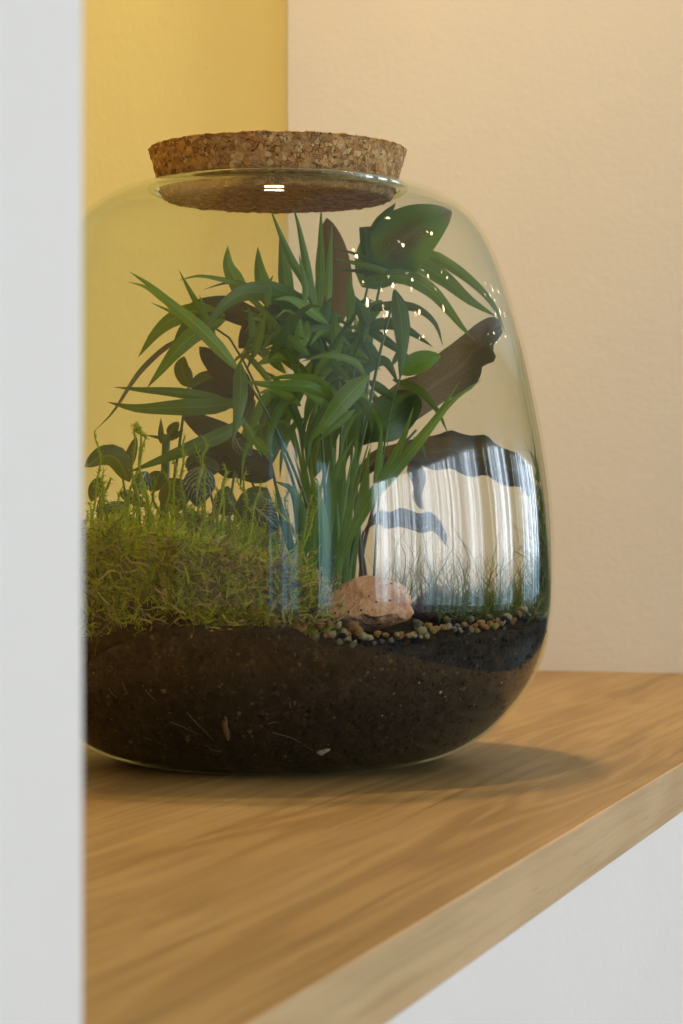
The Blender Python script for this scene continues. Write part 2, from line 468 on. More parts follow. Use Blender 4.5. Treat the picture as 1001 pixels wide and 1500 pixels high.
M['peb_grey'] = mat_rock('grey_pebble', (0.16, 0.14, 0.11), (0.30, 0.27, 0.20), (0.42, 0.38, 0.29), 0.06)

# ------------------------------------------------------------------ the setting: the niche
XR, XL, YB, YF, ZC = 0.642, -0.643, 0.211, -0.180, 0.95
WT = 0.10
tag(boxes('back_wall', [(XL - WT, XR + WT, YB, YB + WT, -0.06, ZC + WT)], M['yellow']), kind='structure')
tag(boxes('side_wall', [(XR, XR + WT, YF + 0.004, YB - 0.0005, -0.06, ZC)], M['cream']), kind='structure')
tag(boxes('side_wall', [(XL - WT, XL, YF + 0.004, YB - 0.0005, -0.06, ZC)], M['cream']), kind='structure')
tag(boxes('niche_ceiling', [(XL - WT, XR + WT, YF + 0.004, YB - 0.0005, ZC + 0.0005, ZC + WT)], M['cream']), kind='structure')
SH = 0.0219
RX0, RX1, RZ0, RZ1, RY = -2.30, 8.0, -1.0, 1.5, -3.2
tag(boxes('front_wall', [(RX0, XL, YF, YF + 0.0035, RZ0, RZ1), (XR, RX1, YF, YF + 0.0035, RZ0, RZ1),
                         (XL, XR, YF, YF + 0.0035, ZC, RZ1), (XL, XR, YF + 0.0012, YF + 0.0035, RZ0, -SH)], M['white']), kind='structure')

# shelf board with its glued-on front edge
shelf = empty('wooden_shelf', (0, 0, 0))
tag(shelf, 'light oak laminate shelf board with pale front edge strip in the wall niche', 'shelf')
boxes('board', [(XL, XR, YF + 0.0012, YB, -SH, 0)], M['wood'], shelf)
boxes('edge_strip', [(XL + 0.0005, XR - 0.0005, YF, YF + 0.0011, -SH + 0.0002, 0.0002)], M['wood_edge'], shelf, bevel=0.0005)

# recessed lamp in the niche ceiling
for lx, ly, lab in ((0.125, 0.055, 'round white recessed lamp in the niche ceiling above the cork lid'),):
    dl = empty('recessed_downlight', (lx, ly, ZC))
    tag(dl, lab, 'lamp')
    vs, fs = lathe([(0.0325, -0.001), (0.046, -0.002), (0.048, 0.0), (0.0325, 0.0)], 48, True)
    mesh('ring', [(x + lx, y + ly, z + ZC) for x, y, z in vs], fs, M['lamp_ring'], dl, True)
    vs, fs = lathe([(0.0001, -0.0008), (0.0320, -0.0008)], 48)
    mesh('lens', [(x + lx, y + ly, z + ZC) for x, y, z in vs], [f[::-1] for f in fs], M['lamp'], dl)

# the room the glass mirrors: wall with curtained windows, ceiling with small spots
def holes(x0, x1, zs, wins):
    out, x = [], x0
    for a, b, z0, z1 in wins:
        out += [(x, a, zs[0], zs[1]), (a, b, zs[0], z0), (a, b, z1, zs[1])]
        x = b
    return out + [(x, x1, zs[0], zs[1])]
WZ0, WZ1 = -0.38, 1.0
winsY = [(-2.12, 1.25, WZ0, WZ1), (1.62, 2.72, WZ0, WZ1), (3.55, 6.6, WZ0, WZ1)]
winsX = [(-2.05, -1.56, WZ0, 1.07), (-1.25, -0.58, WZ0, 1.07)]
tag(boxes('window_wall', [(a, b, RY - 0.12, RY, z0, z1) for a, b, z0, z1 in holes(RX0, RX1, (RZ0, RZ1), winsY)], M['room']), kind='structure')
tag(boxes('end_wall', [(RX0 - 0.12, RX0, a, b, z0, z1) for a, b, z0, z1 in holes(RY, YF, (RZ0, RZ1), winsX)], M['room']), kind='structure')
tag(boxes('room_ceiling', [(RX0, RX1, RY, YF, RZ1, RZ1 + 0.1)], M['ceiling']), kind='structure')
tag(boxes('floor', [(RX0, RX1, RY, YF, RZ0 - 0.1, RZ0)], M['floor']), kind='structure')

def mat_sheer():
    g = N('sheer_curtain')
    co = g.n('UVMap').outputs[0]
    sx = g.n('SeparateXYZ', {0: co}).outputs[0]
    cmb = g.n('CombineXYZ', {0: sx}).outputs[0]
    a = g.noise(cmb, 3.2, 2, 0.6)
    b = g.noise(cmb, 14.0, 4, 0.75)
    c = g.math('ADD', g.math('MULTIPLY', a, 0.55), g.math('MULTIPLY', b, 0.45))
    dens = g.ramp(c, [(0.41, (0.03, 0.03, 0.03)), (0.48, (0.45, 0.45, 0.45)), (0.54, (0.97, 0.97, 0.97))])
    col = (0.24, 0.32, 0.42)
    cl = g.n('MixShader', {0: 0.35, 1: g.n('BsdfDiffuse', {0: col}).outputs[0], 2: g.n('BsdfTranslucent', {0: col}).outputs[0]}).outputs[0]
    return g.surf(g.n('MixShader', {0: dens, 1: g.n('BsdfTransparent', {0: (1, 1, 1)}).outputs[0], 2: cl}).outputs[0])
M['sheer'] = mat_sheer()

def window(axis, a, b, z0, z1, lab, labc):
    w = empty('window')
    tag(w, lab, 'window')
    t = 0.05
    def B(p0, p1, d0, d1, q0, q1):
        return (p0, p1, RY - d1, RY - d0, q0, q1) if axis == 'Y' else (RX0 - d1, RX0 - d0, p0, p1, q0, q1)
    fr = [B(a, b, 0.03, 0.09, z0, z0 + t), B(a, b, 0.03, 0.09, z1 - t, z1), B(a, a + t, 0.03, 0.09, z0 + t, z1 - t), B(b - t, b, 0.03, 0.09, z0 + t, z1 - t)]
    n = max(1, round((b - a) / 1.1))
    for k in range(1, n):
        x = a + (b - a) * k / n
        fr.append(B(x - t / 2, x + t / 2, 0.03, 0.09, z0 + t, z1 - t))
    boxes('frame', fr, M['frame'], w)
    if axis == 'Y':
        v = [(a, RY - 0.10, z0), (b, RY - 0.10, z0), (b, RY - 0.10, z1), (a, RY - 0.10, z1)]
        f = [(0, 3, 2, 1)]
    else:
        v = [(RX0 - 0.10, a, z0), (RX0 - 0.10, b, z0), (RX0 - 0.10, b, z1), (RX0 - 0.10, a, z1)]
        f = [(0, 1, 2, 3)]
    mesh('pane', v, f, M['sky_pane' if axis == 'Y' else 'sky_dim'], w)
    # curtain: a hanging sheet in soft folds
    n = int((b - a) * 90)
    vs, uv = [], []
    for i in range(n + 1):
        s = a + (b - a) * i / n
        off = 0.06 + 0.03 * math.sin(s * 34 + 2.2 * math.sin(s * 5.1)) + 0.012 * math.sin(s * 83)
        for z in (z0 - 0.35, (z0 + z1) / 2, z1 + 0.10):
            vs.append((s, RY + off, z) if axis == 'Y' else (RX0 + off, s, z))
            uv.append((s, z))
    fs = [(i * 3 + k, i * 3 + 3 + k, i * 3 + 4 + k, i * 3 + 1 + k) for i in range(n) for k in (0, 1)]
    c = mesh('curtain', vs, fs, M['sheer'], None, True, uv)
    tag(c, labc, 'curtain', 'sheer curtains before the room windows')
for i, (a, b, z0, z1) in enumerate(winsY):
    window('Y', a, b, z0, z1, ['wide bright window opposite the niche, mirrored in the jar front', 'narrow bright window between two wide ones, mirrored in the jar',
                               'wide bright window at the far end opposite the niche'][i],
           ['sheer curtain before the wide window opposite the niche', 'sheer curtain before the narrow window', 'sheer curtain before the far wide window'][i])
for i, (a, b, z0, z1) in enumerate(winsX):
    window('X', a, b, z0, z1, ['slim bright end wall window next to the room corner', 'slim bright end wall window next to the niche wall'][i],
           ['sheer curtain on the end wall next to the room corner', 'sheer curtain on the end wall next to the niche wall'][i])

spots = [(0.18, -1.08), (0.88, -1.51), (0.13, -1.62), (-0.68, -1.36), (0.08, -2.13), (0.49, -2.17), (1.08, -2.25), (-0.37, -2.02), (-0.88, -1.82),
         (0.08, -2.40), (0.79, -2.54), (-0.62, -2.10), (-0.78, -2.32), (0.03, -2.80), (3.87, -1.95), (4.65, -1.69), (4.33, -2.07), (3.72, -2.29),
         (4.97, -1.89), (3.35, -2.70), (3.55, -2.92), (4.66, -2.43)]
for x, y in spots:
    s = empty('ceiling_spot', (x, y, RZ1))
    tag(s, 'tiny warm white ceiling spot of the cluster ' + ('opposite the niche' if x < 2 else 'before the far window'), 'lamp', 'tiny spots in the room ceiling')
    vs, fs = lathe([(0.0275, -0.004), (0.036, -0.004), (0.038, 0.0), (0.0275, 0.0)], 20, True)
    mesh('ring', [(a + x, b + y, c + RZ1) for a, b, c in vs], fs, M['lamp_ring'], s, True)
    vs, fs = lathe([(0.0001, -0.003), (0.0270, -0.003)], 20)
    mesh('lens', [(a + x, b + y, c + RZ1) for a, b, c in vs], [f[::-1] for f in fs], M['spot'], s)

# ------------------------------------------------------------------ the jar
prof = [(0, 0), (.058, 0.0), (.070, .0012), (.082, .0048), (.0945, .0120), (.1060, .0225), (.1160, .036), (.1228, .053), (.1257, .07), (.1263, .088),
        (.1258, .106), (.1244, .125), (.1215, .145), (.1177, .166), (.1134, .186), (.1088, .203), (.1042, .218), (.0988, .232), (.0932, .2425),
        (.0862, .2508), (.0755, .2578), (.0660, .2612), (.0585, .2625)]
OUT = catmull(prof, 6)
def wall_t(z):
    return float(np.interp(z, [0.0, 0.07, 0.12, 0.20, 0.24], [0.0010, 0.0010, 0.0028, 0.0028, 0.0019]))
def offset_in(pr):
    res = []
    for i in range(len(pr)):
        t = unit(pr[min(i + 1, len(pr) - 1)] - pr[max(i - 1, 0)])
        res.append(pr[i] + wall_t(pr[i][1]) * np.array([-t[1], t[0]]))
    res = np.array(res)
    res[:, 0] = np.maximum(res[:, 0], 0)
    return res
OUTS = OUT.copy()
OUTS[0, 0] = 0.0001
INN = offset_in(OUT)
INN[:, 1] = np.where(OUT[:, 0] < 0.06, np.where(OUT[:, 1] > .1, INN[:, 1], 0.0022), INN[:, 1])
INN[0, 0] = 0.0001
lo = INN[:, 1] < 0.012
iz, ir = INN[6:, 1], INN[6:, 0]
order = np.argsort(iz)
IZ, IR = iz[order], ir[order]
def rin(z):
    return float(np.interp(z, IZ, IR))

jar = empty('glass_jar', (0, 0, 0))
tag(jar, 'rounded clear glass terrarium jar with a wide mouth standing on the oak shelf', 'jar')
vs, fs = lathe([tuple(p) for p in OUTS], 192)
no = len(fs)
vs2, fs2 = lathe([tuple(p) for p in INN], 192)
k0 = len(vs)
m1, m2 = len(OUTS), len(INN)
allv = vs + vs2
allf = [f for f in fs] + [tuple(i + k0 for i in f[::-1]) for f in fs2]
jw = mesh('wall', allv, allf, [M['glass'], M['glass_in']], jar, True)
mi = np.zeros(len(allf), dtype=np.int32); mi[no:] = 1
jw.data.polygons.foreach_set('material_index', mi)
# lip: a rounded bead where the mouth was fire-polished
re, ze = 0.0575, 0.2612
ring = [(re + 0.0021 * math.cos(a) * 1.0, ze + 0.0021 * math.sin(a)) for a in np.linspace(0, 2 * math.pi, 14, endpoint=False)]
vs, fs = lathe(ring, 160, True)
mesh('rim', vs, [f[::-1] for f in fs], M['rim'], jar, True)

# cork lid, tapered, granular
cz0, cz1, cr0, cr1 = 0.2562, 0.2790, 0.0525, 0.0590
pr = [(0.0005, cz0)] + [(r, cz0) for r in np.linspace(0.004, cr0 - 0.0008, 22)] + [(cr0, cz0 + 0.0008)]
pr += [(cr0 + (cr1 - cr0) * t, cz0 + (cz1 - cz0) * t) for t in np.linspace(0.05, 0.97, 26)]
pr += [(cr1, cz1 - 0.0006), (cr1 - 0.0008, cz1)] + [(r, cz1) for r in np.linspace(cr1 - 0.003, 0.0005, 20)]
vs, fs = lathe(pr, 300)
vv = []
for (x, y, z) in vs:
    r = math.hypot(x, y)
    q = Vector((x, y, z))
    d = 0.0011 * (mnoise.noise(q * 300) * 0.6 + mnoise.noise(q * 640) * 0.5) - 0.0010 * max(0, mnoise.noise(q * 210) - 0.28) * 2.2
    if cz0 + 0.0005 < z < cz1 - 0.0003:
        vv.append((x + d * x / r, y + d * y / r, z))
    else:
        vv.append((x, y, z + 0.7 * d * (1 if z > cz1 - 0.001 else -1)))
lid = mesh('cork_lid', vv, [f[::-1] for f in fs], M['cork'], None, True)
lid.data.update()
tag(lid, 'thick tapered disc of pressed brown cork closing the jar mouth', 'lid')

def hit_in(x, y, inset=0.0):
    d = FW + RT * (x - CX) / F + UP * (HY - y) / F
    ts = np.linspace(D0 - 0.15, D0 + 0.1, 4001)
    p = CAM + ts[:, None] * d
    r = np.hypot(p[:, 0], p[:, 1])
    ok = (r < np.interp(p[:, 2], IZ, IR) - inset) & (p[:, 2] > IZ[0] + inset)
    return p[int(np.argmax(ok))]

def uw(p):
    return float(p[0] * RT[0] + p[1] * RT[1]), float(p[0] * FW[0] + p[1] * FW[1])

def clamp(p, margin=0.0035):
    p = np.array(p, dtype=float)
    rm = rin(p[2]) - margin
    u, w = uw(p)
    if u * u + w * w > rm * rm:
        if abs(u) > rm * 0.995:
            u = math.copysign(rm * 0.995, u)
        wm = math.sqrt(max(rm * rm - u * u, 0))
        w = max(-wm, min(wm, w))
        p[:2] = RT[:2] * u + FW[:2] * w
    if p[2] > 0.2535: p[2] = 0.2535
    return p

# ------------------------------------------------------------------ soil
rim_px = [(100, 985), (130, 968), (165, 948), (200, 930), (250, 918), (430, 920), (462, 940), (520, 948), (600, 946), (650, 934), (700, 930), (760, 922), (800, 912)]
rim_a, rim_z = [], []
for x, y in rim_px:
    q = hit_in(x, y)
    u, w = uw(q)
    rim_a.append(math.atan2(u, -w)); rim_z.append(q[2])
rim_a = [-math.pi, -2.2] + rim_a + [2.2, math.pi]
rim_z = [0.066, 0.064] + rim_z + [0.066, 0.066]
def soil_rim(a):
    return float(np.interp(a, rim_a, rim_z))
def soil_h(u, w):
    a = math.atan2(u, -w)
    r = math.hypot(u, w) / 0.122
    k = min(1, r) ** 2.2
    zc = 0.0605
    h = soil_rim(a) * k + zc * (1 - k)
    q = Vector((u * 60, w * 60, 1.7))
    return h + 0.0022 * mnoise.noise(q) * (1 - k * 0.4) + 0.0010 * mnoise.noise(q * 3.1)
NA = 200
sv, sf = [], []
NS = 26
ring_idx = []
for i in range(NA):
    a = -math.pi + 2 * math.pi * i / NA
    du, dw = math.sin(a), -math.cos(a)
    zt = soil_h(0.1215 * du, 0.1215 * dw)
    col = []
    for k in range(NS + 1):
        z = 0.0030 + (zt - 0.0030) * k / NS
        r = rin(z) - 0.0009
        col.append(len(sv))
        sv.append(RT * (r * du) + FW * (r * dw) + UP * z)
    rt = rin(zt) - 0.0009
    for k in range(1, 30):
        r = rt * (1 - k / 30)
        col.append(len(sv))
        sv.append(RT * (r * du) + FW * (r * dw) + UP * (soil_h(r * du, r * dw) - (0.0 if k > 1 else 0.0)))
    ring_idx.append(col)
L = len(ring_idx[0])
for i in range(NA):
    j = (i + 1) % NA
    for k in range(L - 1):
        sf.append((ring_idx[i][k], ring_idx[j][k], ring_idx[j][k + 1], ring_idx[i][k + 1]))
top = len(sv); sv.append(UP * soil_h(0, 0.0001)); bot = len(sv); sv.append(UP * 0.0029)
for i in range(NA):
    j = (i + 1) % NA
    sf.append((ring_idx[i][L - 1], ring_idx[j][L - 1], top))
    sf.append((ring_idx[j][0], ring_idx[i][0], bot))
soil = mesh('soil', sv, sf, M['soil'], None, True)
tag(soil, 'dark brown potting soil filling the lower third of the jar', 'soil', kind='stuff')

def on_glass(pts, inset=0.0008):
    return [hit_in(x, y, inset) for x, y in pts]
def crop5(pts):
    return [(110 + x / 2.44, 1000 + y / 2.44) for x, y in pts]
roots = [[(170, 0), (178, 20), (190, 42)], [(235, 0), (262, 38), (290, 65)], [(400, 105), (445, 155), (495, 205)], [(340, 140), (390, 160), (440, 185)],
         [(250, 195), (290, 212), (330, 225)], [(705, 178), (780, 200), (850, 242)], [(765, 55), (770, 80), (778, 105)], [(690, 148), (706, 142), (720, 140)],
         [(480, 235), (505, 244), (525, 248)], [(120, 20), (135, 40), (160, 62)]]
for r in roots:
    pts = on_glass(crop5(r))
    pts = resample(pts, 9)
    vs, fs = tube_data(pts, np.linspace(0.00028, 0.00018, 9), 5)
    mesh('root', vs, fs, M['root'], soil, True)
def chip(name, pts, w, mat):
    pts = resample(on_glass(crop5(pts), 0.0007), 8)
    vs, fs = tube_data(pts, np.array([.3, .8, 1, .9, 1, .85, .7, .3]) * w, 6)
    mesh(name, vs, fs, mat, soil, True)
chip('wood_chip', [(538, 122), (536, 150), (543, 180), (548, 206)], 0.0014, M['chip'])

cv, cf = [], []
for k in range(2600):
    x, y = rnd.uniform(70, 806), rnd.uniform(925, 1128)
    s_ = rnd.choice([rnd.uniform(.0003, .0008), rnd.uniform(.0005, .0016)])
    q = hit_in(x, y, 0.0007)
    if q[2] > soil_h(*uw(q)) - 0.001 or q[2] < 0.004 or math.hypot(q[0], q[1]) > rin(q[2]) - 0.0006: continue
    b = len(cv)
    for d_ in (RT, -RT, FW * .35, -FW * .35, UP, -UP):
        cv.append(q + d_ * s_ * rnd.uniform(.6, 1.2) + np.array([rnd.gauss(0, .2), rnd.gauss(0, .2), rnd.gauss(0, .2)]) * s_)
    cf += [tuple(b + i for i in f) for f in ((0, 2, 4), (2, 1, 4), (1, 3, 4), (3, 0, 4), (2, 0, 5), (1, 2, 5), (3, 1, 5), (0, 3, 5))]
crumbs = mesh('crumbs', cv, cf, M['crumb'], soil)
crumbs['kind'] = 'stuff'

def blob(name, c, sx, sy, sz, seed, mat, parent=None, sub=3, amp=0.28, freq=1.6, facet=0.0):
    """stone: an icosphere with lumps and flat chips; axes right, depth, up"""
    bm = bmesh.new()
    bmesh.ops.create_icosphere(bm, subdivisions=sub, radius=1.0)
    off = Vector((seed * 3.7, seed * 1.3, seed * 2.1))
    rr = random.Random(seed)
    planes = [(Vector((rr.uniform(-1, 1), rr.uniform(-1, 1), rr.uniform(-1, 1))).normalized(), rr.uniform(0.62, 0.85)) for _ in range(int(facet))]
    for v in bm.verts:
        d = v.co.normalized()
        k = 1 + amp * mnoise.noise(d * freq + off) + amp * 0.35 * mnoise.noise(d * freq * 2.7 + off)
        p = d * k
        for nrm, h in planes:
            e = p.dot(nrm) - h
            if e > 0: p -= nrm * e * 0.9
        q = RT * (p.x * sx) + FW * (p.y * sy) + UP * (p.z * sz)
        v.co = q
    me = bpy.data.meshes.new(name)
    bm.to_mesh(me); bm.free()
    o = link(name, me, mat, parent, True)
    o.location = Vector(c)
    return o
for x, y, r in [(472, 1099, 0.0026), (478, 1097, 0.0016)]:
    blob('grit', hit_in(x, y, 0.0014), r, 0.0008, r * 0.8, int(x), M['grit'], soil, 2, 0.5, 2.5)
for x, y, r in [(645, 1013, 0.0009), (418, 1046, 0.0006), (614, 1000, .0004), (652, 1020, .0004), (735, 1000, .0004), (695, 1032, .0003), (560, 1048, .0004)]:
    blob('grit', hit_in(x, y, 0.0010), r, 0.0005, r * 1.2, int(x * 7 % 91), M['grit'], soil, 1, 0.3, 1.5)

# ------------------------------------------------------------------ rocks and gravel
rp = P(540, 889, -0.072)
o = blob('rock', rp, 0.0205, 0.014, 0.0128, 21, M['rock_pink'], None, 5, 0.36, 1.9, 12)
tag(o, 'large pinkish orange rock with black specks lying on the soil', 'rock')
rp = P(642, 886, 0.0)
o = blob('rock', rp, 0.0155, 0.012, 0.0095, 9, M['rock_mauve'], None, 4, 0.25, 1.4, 7)
tag(o, 'smaller mauve brown rock behind the gravel, right of the pink one', 'rock')

PEB = [('peb_cream', 'cream'), ('peb_ochre', 'ochre yellow'), ('peb_rust', 'rusty orange'), ('peb_grey', 'speckled grey'), ('peb_black', 'black')]
def pebble_label(x, px, kind):
    where = ('lying between the moss heap and the pink rock' if x < 492 else 'lying in front of the pink rock' if x < 596 else
             'lying in front of the mauve rock' if x < 682 else 'in the gravel row beyond the mauve rock' if x < 740 else 'pressed close to the curving glass past the mauve rock')
    return '%s %s gravel pebble %s' % ('large' if px >= 13 else 'middling' if px >= 10 else 'small', PEB[kind][1], where)
protos = {}
def pebble(x, y, px, kind, seed, back=0.0):
    s = px / 3200 / 2
    q = hit_in(x, y, 0.0015 + s)
    for back in np.linspace(0, 0.16, 81):        # follow the line of sight until it meets the soil
        v = (q - CAM) @ FW
        c = CAM + (q - CAM) * ((v + back) / v)
        u, w = uw(c)
        if math.hypot(u, w) > 0.119: break
        if c[2] <= soil_h(u, w) + 0.45 * s: break
    q = c
    q[2] = max(q[2], soil_h(u, w) + 0.25 * s)
    key = (kind, seed % 3)
    if key not in protos:
        protos[key] = blob('pebble', q, 1, 0.9, 0.85, 40 + kind * 3 + seed % 3, M[PEB[kind][0]], None, 2, 0.50, 2.0, 7)
        o = protos[key]
    else:
        o = protos[key].copy()
        COL.objects.link(o)
    o.location = Vector(q)
    rr = random.Random(seed * 13 + 5)
    s *= 1.12
    o.scale = (s * rr.uniform(0.9, 1.15), s * rr.uniform(0.9, 1.15), s * rr.uniform(0.85, 1.05))
    o.rotation_euler = (rr.uniform(-.4, .4), rr.uniform(-.4, .4), rr.uniform(0, 6.28))
    tag(o, pebble_label(x, px, kind), 'pebble', 'gravel pebbles on the soil')
pebs = [(436, 936, 15, 1), (442, 921, 11, 1), (462, 935, 13, 3), (470, 914, 14, 2), (482, 913, 12, 2), (496, 916, 11, 0), (485, 929, 13, 0), (497, 940, 12, 3),
        (503, 926, 11, 0), (508, 934, 11, 0), (518, 917, 15, 2), (524, 926, 15, 1), (532, 933, 13, 0), (541, 934, 11, 0), (516, 943, 13, 3), (512, 935, 8, 0),
        (554, 929, 13, 1), (559, 939, 8, 3), (573, 938, 10, 3), (586, 931, 13, 2), (548, 942, 8, 3), (600, 933, 9, 3), (606, 930, 10, 0), (617, 923, 16, 0),
        (615, 933, 8, 0), (625, 932, 9, 0), (612, 913, 12, 3), (628, 916, 10, 1), (634, 924, 9, 1), (641, 921, 11, 1), (649, 919, 10, 1), (656, 917, 10, 0),
        (664, 921, 10, 3), (670, 917, 9, 3), (675, 924, 8, 1), (681, 915, 9, 2), (688, 922, 13, 1), (696, 917, 10, 2), (698, 924, 8, 1), (704, 913, 12, 1),
        (711, 919, 10, 2), (718, 914, 10, 1), (725, 917, 12, 1), (728, 909, 10, 2), (735, 914, 9, 1), (738, 921, 8, 3), (744, 903, 11, 0), (751, 910, 9, 2),
        (759, 899, 11, 2), (768, 893, 12, 0), (774, 900, 9, 3), (784, 898, 9, 2), (790, 905, 9, 3), (780, 890, 8, 2), (655, 908, 10, 3), (690, 907, 10, 3), (716, 903, 9, 3)]
for k in range(34):
    x = rnd.uniform(455, 790)
    pebs.append((x, float(np.interp(x, [455, 520, 600, 690, 790], [930, 938, 936, 922, 902])) + rnd.uniform(-6, 8), rnd.uniform(7, 12), 4))
for k in range(26):
    x = rnd.uniform(460, 780)
    pebs.append((x, float(np.interp(x, [455, 520, 600, 690, 790], [928, 934, 930, 916, 896])) + rnd.uniform(-6, 5), rnd.uniform(6, 9), rnd.choice([0, 0, 1, 2])))
for i, (x, y, px, k) in enumerate(pebs):
    pebble(x, y, px, k, i)

# ------------------------------------------------------------------ leaves
def leaf(parent, name, pts, width, mat, shape='blade', roll=0.0, fold=0.25, wave=0.0, wfreq=5, n=15, m=5, cup=0.0):
    """blade along a spine (photo pixels + depth); width in photo pixels; roll turns it about its spine"""
    sp = [clamp(P(*p)) for p in pts]
    c = resample(sp, n)
    wmax = width / 3200.0
    us = np.linspace(-1, 1, m)
    vs, uv, fs = [], [], []
    ph = rnd.uniform(0, 6)
    for i in range(n):
        t = i / (n - 1)
        tg = unit(c[min(i + 1, n - 1)] - c[max(i - 1, 0)])
        vd = unit(c[i] - CAM)
        ac = unit(np.cross(tg, vd))
        nr = np.cross(ac, tg)
        cr, sr = math.cos(roll), math.sin(roll)
        a2 = ac * cr + nr * sr
        n2 = -ac * sr + nr * cr
        if shape == 'blade':
            k = min(1, (t / 0.22) ** 0.6) * min(1, ((1 - t) / 0.55) ** 0.8) if t < 1 else 0
            k = max(k, 0.16 if t < 0.2 else 0.02)
        elif shape == 'oval':
            k = math.sin(math.pi * min(1, max(0.0, t)) ** 0.85) ** 0.62
            k = max(k, 0.04)
        elif shape == 'blunt':
            k = 1.0 if 0.1 < t else 0.7
        else:   # lance
            k = math.sin(math.pi * t ** 0.75) ** 0.8
            k = max(k, 0.04)
        half = 0.5 * wmax * k / max(0.5, abs(cr) + 0.25 * abs(sr))
        for u in us:
            wv = wave * wmax * math.sin(wfreq * math.pi * t + ph + (0.9 if u > 0 else 0)) * abs(u) ** 1.5
            edge = 1 + (wave * 0.5 * math.sin(wfreq * math.pi * t + ph + (2.1 if u > 0 else 0.4)) if wave else 0) * abs(u)
            p = c[i] + a2 * (u * half * edge) + n2 * (fold * half * abs(u) - cup * half * (1 - u * u) + wv)
            vs.append(p); uv.append(((u + 1) / 2, t))
    for i in range(n - 1):
        for j in range(m - 1):
            fs.append((i * m + j, i * m + j + 1, (i + 1) * m + j + 1, (i + 1) * m + j))
    return mesh(name, vs, fs, M[mat], parent, True, uv)

def stem(parent, name, pts, px, mat, taper=0.6):
    c = resample([clamp(P(*p)) for p in pts], 12)
    vs, fs = tube_data(c, np.linspace(px / 6400, px / 6400 * taper, 12), 6)
    return mesh(name, vs, fs, M[mat], parent, True)

def base(x, y, dv):
    p = P(x, y, dv)
    u, w = uw(p)
    return (p[0], p[1], soil_h(u, w))

# ---- parlour palm
palm = empty('parlour_palm', base(492, 880, 0.0))
tag(palm, 'parlour palm with many narrow pointed green leaflets filling the middle of the jar', 'plant')
for pts, px in [([(490, 900, 0.0), (500, 780, -0.005), (532, 640, -0.012), (556, 520, -0.02), (578, 432, -0.025)], 6.5),
                ([(497, 900, 0.0), (512, 760, 0.0), (535, 600, 0.0), (548, 470, 0.005), (560, 400, 0.01)], 6),
                ([(480, 900, 0.0), (478, 760, -0.01), (470, 620, -0.02), (462, 500, -0.02), (455, 430, -0.02)], 6),
                ([(476, 900, 0.0), (455, 760, -0.01), (410, 640, -0.03), (355, 545, -0.05)], 6),
                ([(484, 900, 0.0), (490, 740, 0.01), (484, 600, 0.015), (470, 480, 0.02), (440, 430, 0.02)], 6),
                ([(470, 900, 0.0), (440, 740, 0.02), (390, 600, 0.03), (340, 500, 0.03), (300, 470, 0.03)], 5.5),
                ([(502, 900, 0.0), (520, 790, -0.01), (560, 690, -0.03), (610, 630, -0.04)], 6),
                ([(486, 900, 0.0), (495, 720, -0.02), (500, 600, -0.035), (485, 585, -0.045)], 5)]:
    stem(palm, 'stem', pts, px, 'stem')
